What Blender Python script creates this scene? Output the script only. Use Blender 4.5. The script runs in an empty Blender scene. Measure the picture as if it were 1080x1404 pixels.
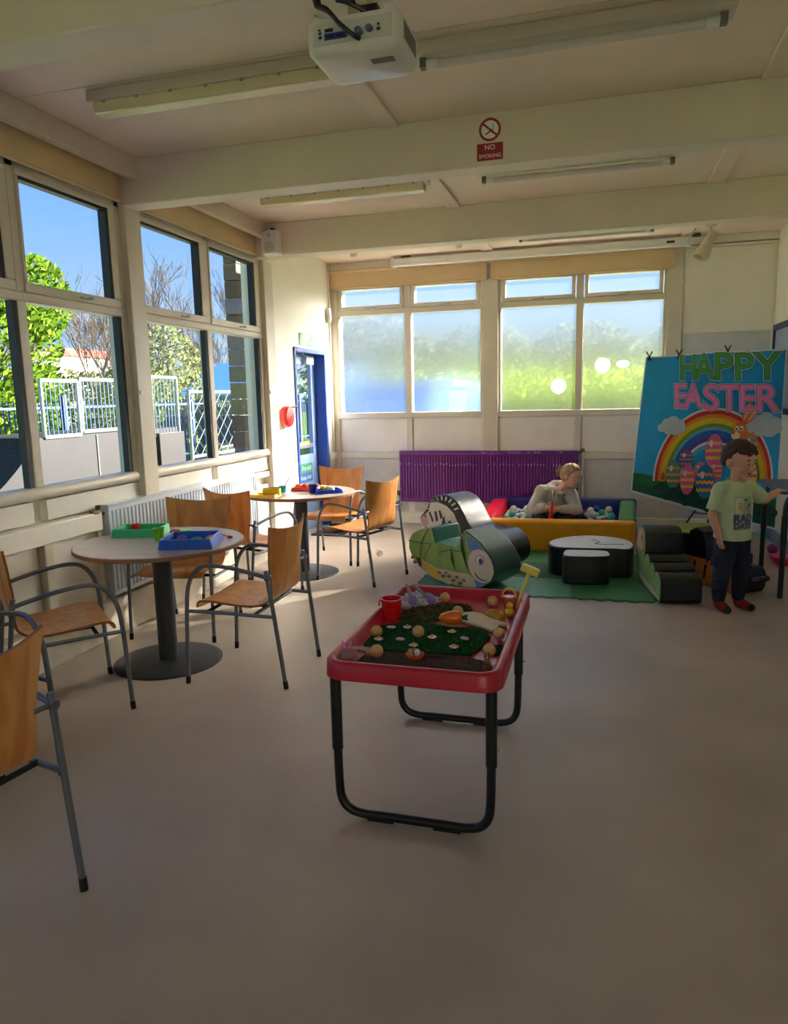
import bpy, bmesh, math, random
from mathutils import Vector, Matrix

S = bpy.context.scene
COL = S.collection
PI = math.pi
random.seed(7)

# ------------------------------------------------------------------ camera
cam_d = bpy.data.cameras.new('camera')
cam = bpy.data.objects.new('camera', cam_d)
COL.objects.link(cam)
cam_d.sensor_fit = 'HORIZONTAL'
cam_d.sensor_width = 36.0
cam_d.lens = 36.0 * 985.79 / 1080.0
cam_d.clip_end = 400
_y, _p, _r = math.radians(16.05), math.radians(9.0915), math.radians(-1.2529)
_f = Vector((-math.sin(_y) * math.cos(_p), math.cos(_y) * math.cos(_p), -math.sin(_p)))
_rt = Vector((math.cos(_y), math.sin(_y), 0))
_up = _rt.cross(_f)
_r2 = _rt * math.cos(_r) + _up * math.sin(_r)
_u2 = -_rt * math.sin(_r) + _up * math.cos(_r)
_m = Matrix((( _r2.x, _u2.x, -_f.x, 0), (_r2.y, _u2.y, -_f.y, 0), (_r2.z, _u2.z, -_f.z, 1.55), (0, 0, 0, 1)))
cam.matrix_world = _m
S.camera = cam

# ------------------------------------------------------------------ sky, sun, exposure
w = bpy.data.worlds.new('sky')
S.world = w
w.use_nodes = True
nt = w.node_tree
nt.nodes.clear()
o_ = nt.nodes.new('ShaderNodeOutputWorld')
bg = nt.nodes.new('ShaderNodeBackground')
tc = nt.nodes.new('ShaderNodeTexCoord')
sp = nt.nodes.new('ShaderNodeSeparateXYZ')
rp = nt.nodes.new('ShaderNodeValToRGB')
nt.links.new(tc.outputs['Generated'], sp.inputs[0])
nt.links.new(sp.outputs['Z'], rp.inputs[0])
nt.links.new(rp.outputs[0], bg.inputs[0])
nt.links.new(bg.outputs[0], o_.inputs[0])
cr = rp.color_ramp
cr.elements[0].position = 0.0
cr.elements[0].color = (0.58, 0.76, 0.98, 1)
cr.elements[1].position = 0.55
cr.elements[1].color = (0.09, 0.27, 0.85, 1)
_e = cr.elements.new(0.22)
_e.color = (0.26, 0.52, 1.0, 1)
bg.inputs[1].default_value = 0.60

sun_d = bpy.data.lights.new('sun', 'SUN')
sun = bpy.data.objects.new('sun', sun_d)
COL.objects.link(sun)
sun_d.energy = 26.0
sun_d.angle = math.radians(1.6)
sun_d.color = (1.0, 0.92, 0.80)
sun.location = (8, 18, 12)
sun.rotation_euler = Vector((-0.78, -1.0, -0.57)).to_track_quat('-Z', 'Y').to_euler()

S.view_settings.view_transform = 'Standard'
S.view_settings.look = 'None'
S.view_settings.gamma = 1.0
S.view_settings.use_curve_mapping = False
S.view_settings.exposure = 0.98
S.cycles.max_bounces = 16
S.cycles.diffuse_bounces = 8
S.cycles.transmission_bounces = 12
S.cycles.transparent_max_bounces = 24
S.cycles.sample_clamp_indirect = 30.0
S.cycles.use_denoising = True

# ------------------------------------------------------------------ materials
def lin(c):
    r = []
    for v in c[:3]:
        v = v / 255.0
        r.append(v / 12.92 if v <= 0.04045 else ((v + 0.055) / 1.055) ** 2.4)
    return tuple(r) + (1.0,)

MATS = {}
def mat(name, col, rough=0.5, metal=0.0, var=0.06, scale=9.0, bump=0.0, bscale=60.0, spec=0.5, stretch=(1, 1, 1), coat=0.0, detail=4, sss=0.0):
    if name in MATS:
        return MATS[name]
    m = bpy.data.materials.new(name)
    m.use_nodes = True
    n = m.node_tree.nodes
    L = m.node_tree.links
    b = n['Principled BSDF']
    c = lin(col)
    b.inputs['Roughness'].default_value = rough
    b.inputs['Metallic'].default_value = metal
    b.inputs['Specular IOR Level'].default_value = spec
    b.inputs['Coat Weight'].default_value = coat
    b.inputs['Coat Roughness'].default_value = 0.15
    if sss:
        b.inputs['Subsurface Weight'].default_value = sss
        b.inputs['Subsurface Radius'].default_value = (0.02, 0.008, 0.004)
    t = n.new('ShaderNodeTexCoord')
    mp = n.new('ShaderNodeMapping')
    mp.inputs['Scale'].default_value = stretch
    L.new(t.outputs['Object'], mp.inputs[0])
    if var:
        nz = n.new('ShaderNodeTexNoise')
        nz.inputs['Scale'].default_value = scale
        nz.inputs['Detail'].default_value = detail
        L.new(mp.outputs[0], nz.inputs['Vector'])
        r = n.new('ShaderNodeValToRGB')
        r.color_ramp.elements[0].position = 0.3
        r.color_ramp.elements[1].position = 0.7
        r.color_ramp.elements[0].color = tuple(max(0, x * (1 - var)) for x in c[:3]) + (1,)
        r.color_ramp.elements[1].color = tuple(min(1, x * (1 + var)) for x in c[:3]) + (1,)
        L.new(nz.outputs[0], r.inputs[0])
        L.new(r.outputs[0], b.inputs['Base Color'])
    else:
        b.inputs['Base Color'].default_value = c
    if bump:
        nb = n.new('ShaderNodeTexNoise')
        nb.inputs['Scale'].default_value = bscale
        nb.inputs['Detail'].default_value = 3
        L.new(mp.outputs[0], nb.inputs['Vector'])
        bp = n.new('ShaderNodeBump')
        bp.inputs['Strength'].default_value = bump
        bp.inputs['Distance'].default_value = 0.01
        L.new(nb.outputs[0], bp.inputs['Height'])
        L.new(bp.outputs[0], b.inputs['Normal'])
    MATS[name] = m
    return m

def wood(name, c1, c2, rough=0.35, axis=(1, 1, 1), scale=5.0):
    m = bpy.data.materials.new(name)
    m.use_nodes = True
    n = m.node_tree.nodes
    L = m.node_tree.links
    b = n['Principled BSDF']
    t = n.new('ShaderNodeTexCoord')
    mp = n.new('ShaderNodeMapping')
    mp.inputs['Scale'].default_value = axis
    L.new(t.outputs['Object'], mp.inputs[0])
    nz = n.new('ShaderNodeTexNoise')
    nz.inputs['Scale'].default_value = scale
    nz.inputs['Detail'].default_value = 6
    nz.inputs['Distortion'].default_value = 0.6
    L.new(mp.outputs[0], nz.inputs['Vector'])
    r = n.new('ShaderNodeValToRGB')
    r.color_ramp.elements[0].position = 0.35
    r.color_ramp.elements[1].position = 0.68
    r.color_ramp.elements[0].color = lin(c1)
    r.color_ramp.elements[1].color = lin(c2)
    L.new(nz.outputs[0], r.inputs[0])
    L.new(r.outputs[0], b.inputs['Base Color'])
    b.inputs['Roughness'].default_value = rough
    MATS[name] = m
    return m

def glass_clear(name):
    m = bpy.data.materials.new(name)
    m.use_nodes = True
    n = m.node_tree.nodes
    L = m.node_tree.links
    n.clear()
    o = n.new('ShaderNodeOutputMaterial')
    tr = n.new('ShaderNodeBsdfTransparent')
    tr.inputs[0].default_value = (0.97, 0.985, 0.98, 1)
    gl = n.new('ShaderNodeBsdfGlossy')
    gl.inputs['Roughness'].default_value = 0.02
    lw = n.new('ShaderNodeLayerWeight')
    lw.inputs[0].default_value = 0.5
    pw = n.new('ShaderNodeMath')
    pw.operation = 'POWER'
    pw.inputs[1].default_value = 5.0
    L.new(lw.outputs['Facing'], pw.inputs[0])
    fr = n.new('ShaderNodeMapRange')
    fr.inputs[3].default_value = 0.03
    fr.inputs[4].default_value = 0.7
    L.new(pw.outputs[0], fr.inputs[0])
    mx = n.new('ShaderNodeMixShader')
    L.new(fr.outputs[0], mx.inputs[0])
    L.new(tr.outputs[0], mx.inputs[1])
    L.new(gl.outputs[0], mx.inputs[2])
    L.new(mx.outputs[0], o.inputs[0])
    MATS[name] = m
    return m

def glass_obscure(name, t=0.38):
    m = bpy.data.materials.new(name)
    m.use_nodes = True
    n = m.node_tree.nodes
    L = m.node_tree.links
    n.clear()
    o = n.new('ShaderNodeOutputMaterial')
    tr = n.new('ShaderNodeBsdfTransparent')
    tr.inputs[0].default_value = (1, 1, 1, 1)
    gl = n.new('ShaderNodeBsdfRefraction')
    gl.inputs["Roughness"].default_value = 0.19
    gl.inputs['IOR'].default_value = 1.45
    gl.inputs[0].default_value = (0.97, 0.98, 0.97, 1)
    tl = n.new('ShaderNodeBsdfTranslucent')
    tl.inputs[0].default_value = (0.8, 0.82, 0.8, 1)
    tcd = n.new('ShaderNodeTexCoord')
    nz = n.new('ShaderNodeTexNoise')
    nz.inputs['Scale'].default_value = 160
    L.new(tcd.outputs['Object'], nz.inputs['Vector'])
    bp = n.new('ShaderNodeBump')
    bp.inputs['Strength'].default_value = 0.35
    bp.inputs['Distance'].default_value = 0.004
    L.new(nz.outputs[0], bp.inputs['Height'])
    L.new(bp.outputs[0], gl.inputs['Normal'])
    m0 = n.new('ShaderNodeMixShader')
    m0.inputs[0].default_value = 0.02
    L.new(gl.outputs[0], m0.inputs[1])
    L.new(tl.outputs[0], m0.inputs[2])
    mx = n.new('ShaderNodeMixShader')
    mx.inputs[0].default_value = t
    L.new(m0.outputs[0], mx.inputs[1])
    L.new(tr.outputs[0], mx.inputs[2])
    L.new(mx.outputs[0], o.inputs[0])
    MATS[name] = m
    return m

# ------------------------------------------------------------------ mesh builder
class MB:
    """collects shapes; build() links them as ONE mesh object"""
    def __init__(self, root=None, M=None):
        self.v = []
        self.f = []
        self.fm = []
        self.mi = 0
        self.M = Matrix.Identity(4)
        if root is not None:
            self.M = (Matrix.Translation(root.location) @ Matrix.Rotation(root.rotation_euler.z, 4, 'Z')).inverted()
        if M is not None:
            self.M = M

    def add(self, vs, fs):
        b = len(self.v)
        self.v += [self.M @ Vector(p) for p in vs]
        self.f += [tuple(b + i for i in q) for q in fs]
        self.fm += [self.mi] * len(fs)
        return self

    def box(self, x0, x1, y0, y1, z0, z1):
        vs = [(x, y, z) for z in (z0, z1) for y in (y0, y1) for x in (x0, x1)]
        return self.add(vs, [(0, 2, 3, 1), (4, 5, 7, 6), (0, 1, 5, 4), (2, 6, 7, 3), (0, 4, 6, 2), (1, 3, 7, 5)])

    def obox(self, c, s, R):
        h = [v / 2 for v in s]
        R3 = R.to_3x3()
        vs = [Vector(c) + R3 @ Vector((x, y, z)) for z in (-h[2], h[2]) for y in (-h[1], h[1]) for x in (-h[0], h[0])]
        return self.add(vs, [(0, 2, 3, 1), (4, 5, 7, 6), (0, 1, 5, 4), (2, 6, 7, 3), (0, 4, 6, 2), (1, 3, 7, 5)])

    def tube(self, pts, r, n=10, closed=False, sx=1.0):
        pts = [Vector(p) for p in pts]
        N = len(pts)
        rr = list(r) if isinstance(r, (list, tuple)) else [r] * N
        vs, fs = [], []
        prev = None
        for i, p in enumerate(pts):
            if closed:
                t = pts[(i + 1) % N] - pts[i - 1]
            else:
                t = pts[min(i + 1, N - 1)] - pts[max(i - 1, 0)]
            t.normalize()
            if prev is None:
                a = Vector((0, 0, 1)) if abs(t.z) < 0.9 else Vector((1, 0, 0))
                u = t.cross(a).normalized()
            else:
                u = (prev - t * prev.dot(t)).normalized()
            prev = u
            q = t.cross(u)
            for k in range(n):
                a = 2 * PI * k / n
                vs.append(p + u * (rr[i] * math.cos(a)) + q * (rr[i] * sx * math.sin(a)))
        for i in range(N if closed else N - 1):
            for k in range(n):
                j = (i + 1) % N
                fs.append((i * n + k, i * n + (k + 1) % n, j * n + (k + 1) % n, j * n + k))
        if not closed:
            fs.append(tuple(reversed(range(n))))
            fs.append(tuple((N - 1) * n + k for k in range(n)))
        return self.add(vs, fs)

    def cyl(self, p0, p1, r0, r1=None, n=16):
        return self.tube([p0, p1], [r0, r0 if r1 is None else r1], n)

    def lathe(self, prof, c=(0, 0, 0), n=24, R=None, cap=True):
        R3 = R.to_3x3() if R is not None else Matrix.Identity(3)
        vs, fs = [], []
        for (r, z) in prof:
            for k in range(n):
                a = 2 * PI * k / n
                vs.append(Vector(c) + R3 @ Vector((r * math.cos(a), r * math.sin(a), z)))
        m = len(prof)
        for i in range(m - 1):
            for k in range(n):
                fs.append((i * n + k, i * n + (k + 1) % n, (i + 1) * n + (k + 1) % n, (i + 1) * n + k))
        if cap:
            fs.append(tuple(reversed(range(n))))
            fs.append(tuple((m - 1) * n + k for k in range(n)))
        return self.add(vs, fs)

    def sphere(self, c, r, nu=16, nv=10, s=(1, 1, 1), R=None):
        R3 = R.to_3x3() if R is not None else Matrix.Identity(3)
        vs = [Vector(c) + R3 @ Vector((0, 0, -r * s[2]))]
        for i in range(1, nv):
            a = -PI / 2 + PI * i / nv
            for k in range(nu):
                b = 2 * PI * k / nu
                vs.append(Vector(c) + R3 @ Vector((r * s[0] * math.cos(a) * math.cos(b), r * s[1] * math.cos(a) * math.sin(b), r * s[2] * math.sin(a))))
        vs.append(Vector(c) + R3 @ Vector((0, 0, r * s[2])))
        fs = []
        for k in range(nu):
            fs.append((0, 1 + (k + 1) % nu, 1 + k))
        for i in range(nv - 2):
            for k in range(nu):
                a = 1 + i * nu
                fs.append((a + k, a + (k + 1) % nu, a + nu + (k + 1) % nu, a + nu + k))
        l = len(vs) - 1
        a = 1 + (nv - 2) * nu
        for k in range(nu):
            fs.append((a + k, a + (k + 1) % nu, l))
        return self.add(vs, fs)

    def prism(self, poly, fn0, fn1):
        """poly: 2D outline; fn0/fn1 map (a, b) to the two 3D ends"""
        n = len(poly)
        vs = [fn0(*p) for p in poly] + [fn1(*p) for p in poly]
        fs = [tuple(reversed(range(n))), tuple(range(n, 2 * n))]
        for i in range(n):
            j = (i + 1) % n
            fs.append((i, j, n + j, n + i))
        return self.add(vs, fs)

    def grid(self, fn, nu, nv):
        vs = [fn(i / nu, j / nv) for j in range(nv + 1) for i in range(nu + 1)]
        fs = [(j * (nu + 1) + i, j * (nu + 1) + i + 1, (j + 1) * (nu + 1) + i + 1, (j + 1) * (nu + 1) + i) for j in range(nv) for i in range(nu)]
        return self.add(vs, fs)

    def mesh(self, name, mats, smooth=True, ang=35):
        me = bpy.data.meshes.new(name)
        me.from_pydata([tuple(p) for p in self.v], [], self.f)
        bm = bmesh.new()
        bm.from_mesh(me)
        bmesh.ops.recalc_face_normals(bm, faces=bm.faces)
        bm.to_mesh(me)
        bm.free()
        if not isinstance(mats, (list, tuple)):
            mats = [mats]
        for m in mats:
            me.materials.append(m)
        me.polygons.foreach_set('material_index', self.fm)
        me.polygons.foreach_set('use_smooth', [smooth] * len(me.polygons))
        if smooth:
            me.set_sharp_from_angle(angle=math.radians(ang))
        me.update()
        return me

    def build(self, name, mats, parent=None, smooth=True, ang=35, bevel=0.0, seg=2, subsurf=0):
        me = self.mesh(name, mats, smooth, ang)
        o = bpy.data.objects.new(name, me)
        COL.objects.link(o)
        if parent is not None:
            o.parent = parent
        if bevel:
            b = o.modifiers.new('bevel', 'BEVEL')
            b.width = bevel
            b.segments = seg
            b.limit_method = 'ANGLE'
            b.angle_limit = math.radians(40)
            b.harden_normals = False
        if subsurf:
            s = o.modifiers.new('sub', 'SUBSURF')
            s.levels = subsurf
            s.render_levels = subsurf
        return o

def thing(name, label, cat, loc=(0, 0, 0), rz=0.0, group=None):
    o = bpy.data.objects.new(name, None)
    o.empty_display_size = 0.1
    COL.objects.link(o)
    o.location = loc
    o.rotation_euler = (0, 0, rz)
    return tag(o, label, cat, group)

def tag(o, label, cat, group=None):
    o['label'] = label
    o['category'] = cat
    if group:
        o['group'] = group
    return o

def struct(o, label=None):
    o['kind'] = 'structure'
    if label:
        o['label'] = label
    return o

def stuff(o):
    o['kind'] = 'stuff'
    return o

def copy_tree(o, parent=None):
    c = o.copy()
    COL.objects.link(c)
    c.parent = parent
    for ch in list(o.children):
        copy_tree(ch, c)
    return c

def setbase(o, x, y, z=None):
    """move a mesh's origin to (x, y, z) without moving the mesh"""
    v = Vector((x, y, z if z is not None else 0))
    o.data.transform(Matrix.Translation(-v))
    o.location = v
    return o

def crom(pts, n=6, closed=False):
    """Catmull-Rom through points"""
    P = [Vector(p) for p in pts]
    N = len(P)
    out = []
    rng = range(N) if closed else range(N - 1)
    for i in rng:
        if closed:
            a, b, c, d = P[i - 1], P[i], P[(i + 1) % N], P[(i + 2) % N]
        else:
            a, b, c, d = P[max(i - 1, 0)], P[i], P[i + 1], P[min(i + 2, N - 1)]
        for k in range(n):
            t = k / n
            out.append(0.5 * ((2 * b) + (c - a) * t + (2 * a - 5 * b + 4 * c - d) * t * t + (3 * b - a - 3 * c + d) * t ** 3))
    if not closed:
        out.append(P[-1])
    return out

def rrect(x0, x1, y0, y1, r, n=5):
    out = []
    for cx, cy, a0 in ((x1 - r, y1 - r, 0), (x0 + r, y1 - r, PI / 2), (x0 + r, y0 + r, PI), (x1 - r, y0 + r, 1.5 * PI)):
        for k in range(n + 1):
            a = a0 + PI / 2 * k / n
            out.append((cx + r * math.cos(a), cy + r * math.sin(a)))
    return out

def ellipse(cx, cy, rx, ry, n=20, a0=0.0, a1=2 * PI, rot=0.0):
    out = []
    full = abs(a1 - a0 - 2 * PI) < 1e-6
    m = n if full else n + 1
    for k in range(m):
        a = a0 + (a1 - a0) * k / n
        x, y = rx * math.cos(a), ry * math.sin(a)
        out.append((cx + x * math.cos(rot) - y * math.sin(rot), cy + x * math.sin(rot) + y * math.cos(rot)))
    return out

def text_mesh(s, size, M, mt, name, parent, root=None, offset=0.0, shear=0.0, ext=0.0004, spacing=1.0, align='CENTER'):
    cu = bpy.data.curves.new('txt', 'FONT')
    cu.body = s
    cu.size = size
    cu.align_x = align
    cu.align_y = 'CENTER'
    cu.offset = offset
    cu.shear = shear
    cu.extrude = ext
    cu.space_character = spacing
    cu.resolution_u = 4
    t = bpy.data.objects.new('txt', cu)
    COL.objects.link(t)
    dg = bpy.context.evaluated_depsgraph_get()
    me = bpy.data.meshes.new_from_object(t.evaluated_get(dg))
    bpy.data.objects.remove(t)
    if root is not None:
        M = (Matrix.Translation(root.location) @ Matrix.Rotation(root.rotation_euler.z, 4, 'Z')).inverted() @ M
    me.transform(M)
    me.materials.clear()
    me.materials.append(mt)
    o = bpy.data.objects.new(name, me)
    COL.objects.link(o)
    o.parent = parent
    return o

def T(x, y, z):
    return Matrix.Translation((x, y, z))

def RX(a):
    return Matrix.Rotation(a, 4, 'X')

def RY(a):
    return Matrix.Rotation(a, 4, 'Y')

def RZ(a):
    return Matrix.Rotation(a, 4, 'Z')

WHITE = mat('cream_paint', (234, 230, 218), 0.55, var=0.05, scale=1.5, bump=0.05, bscale=40)
PANEL = mat('white_panel', (232, 229, 220), 0.5, var=0.06, scale=2.5, bump=0.04, bscale=25)
FRAME = mat('cream_window_frame', (214, 207, 190), 0.4, var=0.04, scale=3)
CEIL = mat('ceiling_paint', (234, 216, 200), 0.7, var=0.05, scale=1.2, bump=0.05, bscale=30)
BEAM = mat('beam_paint', (222, 209, 195), 0.6, var=0.06, scale=1.8, bump=0.06, bscale=30)
BLACKR = mat('black_rubber', (22, 22, 23), 0.6, var=0.1)
GASKET = mat('black_gasket', (30, 32, 38), 0.5, var=0.1)
STEEL = mat('silver_tube', (168, 172, 178), 0.32, metal=0.85, var=0.05)
GREYST = mat('grey_tube', (118, 124, 134), 0.38, metal=0.6, var=0.05)
CLEAR = glass_clear('window_glass')
OBSC = glass_obscure('obscured_glass')
BLIND = mat('tan_blind_fabric', (216, 190, 148), 0.8, var=0.05, scale=3, bump=0.1, bscale=200)
WPLAST = mat('white_plastic', (225, 224, 218), 0.35, var=0.03)
BPLAST = mat('black_plastic', (24, 24, 26), 0.4, var=0.05)
# ------------------------------------------------------------------ room shell
XL, XR, YF, YB, ZC = -3.2, 1.73, 8.55, -3.5, 3.15

def floor_mat():
    m = mat('vinyl_floor', (182, 168, 154), 0.36, var=0.16, scale=1.3, bump=0.02, bscale=140, detail=7)
    n, L = m.node_tree.nodes, m.node_tree.links
    b = n['Principled BSDF']
    src = b.inputs['Base Color'].links[0].from_socket
    t = n.new('ShaderNodeTexCoord')
    col = src
    for rot, sc, th, k in ((0.5, (0.7, 26, 1), 0.69, 0.25), (-0.9, (0.8, 34, 1), 0.70, 0.22), (1.4, (0.6, 22, 1), 0.70, 0.2)):
        mp = n.new('ShaderNodeMapping')
        mp.inputs['Rotation'].default_value = (0, 0, rot)
        mp.inputs['Scale'].default_value = sc
        L.new(t.outputs['Object'], mp.inputs[0])
        nz = n.new('ShaderNodeTexNoise')
        nz.inputs['Scale'].default_value = 1.6
        nz.inputs['Detail'].default_value = 5
        nz.inputs['Distortion'].default_value = 0.3
        L.new(mp.outputs[0], nz.inputs['Vector'])
        r = n.new('ShaderNodeMapRange')
        r.inputs[1].default_value = th
        r.inputs[2].default_value = th + 0.05
        r.inputs[3].default_value = 0.0
        r.inputs[4].default_value = k
        L.new(nz.outputs[0], r.inputs[0])
        mx = n.new('ShaderNodeMixRGB')
        mx.blend_type = 'MULTIPLY'
        mx.inputs[2].default_value = (0.45, 0.42, 0.40, 1)
        L.new(r.outputs[0], mx.inputs[0])
        L.new(col, mx.inputs[1])
        col = mx.outputs[0]
    L.new(col, b.inputs['Base Color'])
    nz = n.new('ShaderNodeTexNoise')
    nz.inputs['Scale'].default_value = 2.2
    nz.inputs['Detail'].default_value = 5
    L.new(t.outputs['Object'], nz.inputs['Vector'])
    r = n.new('ShaderNodeMapRange')
    r.inputs[3].default_value = 0.28
    r.inputs[4].default_value = 0.52
    L.new(nz.outputs[0], r.inputs[0])
    L.new(r.outputs[0], b.inputs['Roughness'])
    return m

struct(MB().box(XL - 0.3, XR + 0.2, YB - 0.2, YF + 0.25, -0.12, 0.0).build('floor', floor_mat(), smooth=False), 'worn beige vinyl floor')
ceiling = struct(MB().box(XL - 0.3, XR + 0.2, YB - 0.2, YF + 0.3, ZC, ZC + 0.2).build('ceiling', CEIL, smooth=False), 'cream boarded ceiling')
bm_ = MB()
for xb in (-1.25, 0.82):
    for (ya, yb) in ((4.56, 6.38), (2.55, 4.42), (6.54, YF), (0.6, 2.39), (YB, 0.4)):
        MB().box(xb - 0.06, xb + 0.06, ya, yb, ZC - 0.018, ZC).build('batten', CEIL, ceiling, bevel=0.004)
# seam lines between the ceiling boards
for yb in (3.4, 5.4):
    MB().box(XL, XR, yb, yb + 0.004, ZC - 0.0015, ZC).build('board_joint', mat('joint_dark', (206, 188, 172), 0.8), ceiling)

# beams
BEAMS = [(0.40, 0.56), (2.39, 2.56), (4.42, 4.58), (6.38, 6.54)]
for i, (ya, yb) in enumerate(BEAMS):
    struct(MB().box(XL + 0.02, XR, ya, yb, 2.86, ZC).build('trim_%d' % (i + 1), BEAM, bevel=0.006), 'cream painted ceiling beam across the room')
# bulkheads along the left wall between beams
for i, (ya, yb) in enumerate(((0.56, 2.39), (2.56, 4.42), (4.58, 6.38))):
    struct(MB().box(-3.06, -3.0, ya, yb, 3.02, ZC).build('trim_%d' % (i + 5), BEAM, bevel=0.005), 'cream pelmet board above the side windows')

# ------------------------------------------------------------------ left wall
wl = MB()
wl.box(XL - 0.12, XL - 0.02, YB, 6.72, 2.89, ZC)         # header
wl.box(XL - 0.12, XL - 0.02, YB, 6.72, 0.0, 1.0)         # apron behind the panels
wall_left = struct(wl.build('wall_left', WHITE, smooth=False), 'cream panelled side wall under the clear windows')
# solid piece with the door opening: y 6.72 .. 8.55, door 7.33 .. 8.27
wd = MB()
wd.box(XL - 0.2, XL, 6.60, 7.33, 0, ZC)
wd.box(XL - 0.2, XL, 8.27, YF + 0.2, 0, ZC)
wd.box(XL - 0.2, XL, 7.33, 8.27, 2.11, ZC)
wd.build('wall_section', WHITE, wall_left, smooth=False)
MB().box(XL, XL + 0.012, 6.75, 7.31, 0.60, 0.86).build('dado_panel', PANEL, wall_left, bevel=0.003)
MB().box(XL, XL + 0.03, 6.72, 7.31, 0.0, 0.12).build('skirting', PANEL, wall_left, bevel=0.004)
MB().box(XL, XL + 0.02, 8.30, YF, 0.80, 0.88).build('dado_rail', PANEL, wall_left, bevel=0.003)
# pillars between bays
PIL = [(-1.63, -1.46), (0.39, 0.56), (2.41, 2.58), (4.43, 4.60), (6.53, 6.72)]
for (ya, yb) in PIL:
    MB().box(XL - 0.12, -3.12, ya, yb, 0.24, 2.90 if ya < 6 else 2.86).build('pillar', FRAME, wall_left, bevel=0.006)
    MB().cyl((-3.12, ya + 0.03, 1.62), (-3.112, ya + 0.03, 1.62), 0.016, n=12).build('screw_cap', WPLAST, wall_left)
# plinth, ledge rail, lower posts and panels
MB().box(XL - 0.02, -3.09, YB, 6.72, 0.0, 0.25).build('plinth', mat('scuffed_plinth', (214, 206, 190), 0.6, var=0.16, scale=5, detail=8), wall_left, bevel=0.008)
MB().box(XL - 0.02, -3.11, YB, 3.93, 0.735, 0.85).build('ledge_rail', PANEL, wall_left, bevel=0.006)
MB().box(XL - 0.02, -3.15, 3.93, 6.72, 0.80, 0.85).build('ledge_rail', PANEL, wall_left, bevel=0.004)
for y in (1.44, 2.48, 3.46, 4.5, 5.48):
    MB().box(XL - 0.02, -3.13, y - 0.035, y + 0.035, 0.25, 0.735).build('lower_post', FRAME, wall_left, bevel=0.005)
for (ya, yb) in ((0.56, 1.405), (1.475, 2.41), (2.58, 3.42), (3.50, 4.43), (4.60, 5.44), (5.52, 6.53)):
    MB().box(XL - 0.02, -3.165, ya + 0.012, yb - 0.012, 0.865, 0.99).build('upper_panel', PANEL, wall_left, bevel=0.004)
    MB().box(XL - 0.02, -3.17, ya + 0.012, yb - 0.012, 0.26, 0.725).build('lower_panel', PANEL, wall_left, bevel=0.004)

def handle(parent, c, along, out):
    """casement stay handle"""
    a, o = Vector(along), Vector(out)
    c = Vector(c)
    h = MB()
    h.cyl(c, c + o * 0.03, 0.009, n=8)
    h.tube([c + o * 0.03, c + o * 0.034 - a * 0.03, c + o * 0.03 - a * 0.07 + Vector((0, 0, -0.012)), c + o * 0.03 - a * 0.11 + Vector((0, 0, -0.006))], [0.008, 0.008, 0.006, 0.007], 8)
    return h.build('handle', STEEL, parent)

def side_window(idx, y0, y1):
    """one bay of the left wall: two casements over two fixed panes, glass plane x = -3.21"""
    win = bpy.data.objects.new('window_%d' % idx, None)
    COL.objects.link(win)
    struct(win, 'cream framed clear side window of two top casements over two panes')
    ym = (y0 + y1) / 2 - 0.03
    f = MB()
    xi, xo = -3.165, -3.25
    for (a, b) in ((y0, y0 + 0.035), (ym - 0.035, ym + 0.035), (y1 - 0.06, y1)):
        f.box(xo, xi, a, b, 1.0, 2.89)
    f.box(xo, xi, y0, y1, 2.85, 2.90)
    f.build('frame', FRAME, win, bevel=0.006)
    MB().box(xo, xi + 0.005, y0, y1, 2.13, 2.185).build('transom', FRAME, win, bevel=0.008)
    s = MB()
    s.tube([(-3.16, y0, 1.035), (-3.16, y1 - 0.05, 1.035)], 0.036, 14)
    s.box(xo, -3.17, y0, y1, 1.0, 1.068)
    s.build('sill', FRAME, win)
    for (a, b) in ((y0 + 0.035, ym - 0.035), (ym + 0.035, y1 - 0.06)):
        # opening casement frame
        c = MB()
        t, xa, xb = 0.055, -3.235, -3.155
        c.box(xa, xb, a, b, 2.185, 2.185 + t)
        c.box(xa, xb, a, b, 2.85 - 0.03, 2.85)
        c.box(xa, xb, a, a + 0.02, 2.185 + t, 2.82)
        c.box(xa, xb, b - 0.07, b, 2.185 + t, 2.82)
        cs = c.build('casement', FRAME, win, bevel=0.006)
        g = MB()
        for (ga, gb) in ((a + 0.012, a + 0.022), (b - 0.10, b - 0.07)):
            g.box(-3.215, -3.16, ga, gb, 2.24, 2.82)
        g.box(-3.215, -3.165, a + 0.02, b - 0.07, 2.80, 2.822)
        g.box(-3.225, -3.16, b - 0.004, b + 0.004, 2.19, 2.85)
        g.build('gasket', GASKET, cs)
        MB().box(-3.212, -3.208, a + 0.01, b - 0.06, 2.20, 2.84).build('pane', CLEAR, cs, smooth=False)
        handle(cs, (-3.155, (a + b) / 2 + 0.1, 2.21), (0, 1, 0), (1, 0, 0))
        # fixed pane below
        g = MB()
        g.box(-3.215, -3.168, b - 0.035, b, 1.07, 2.13)
        g.build('gasket', GASKET, win)
        MB().box(-3.212, -3.208, a, b, 1.06, 2.14).build('pane', CLEAR, win, smooth=False)
    return win

for i, (y0, y1) in enumerate(((-1.46, 0.39), (0.56, 2.41), (2.58, 4.43), (4.60, 6.53))):
    side_window(i + 1, y0, y1)

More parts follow.
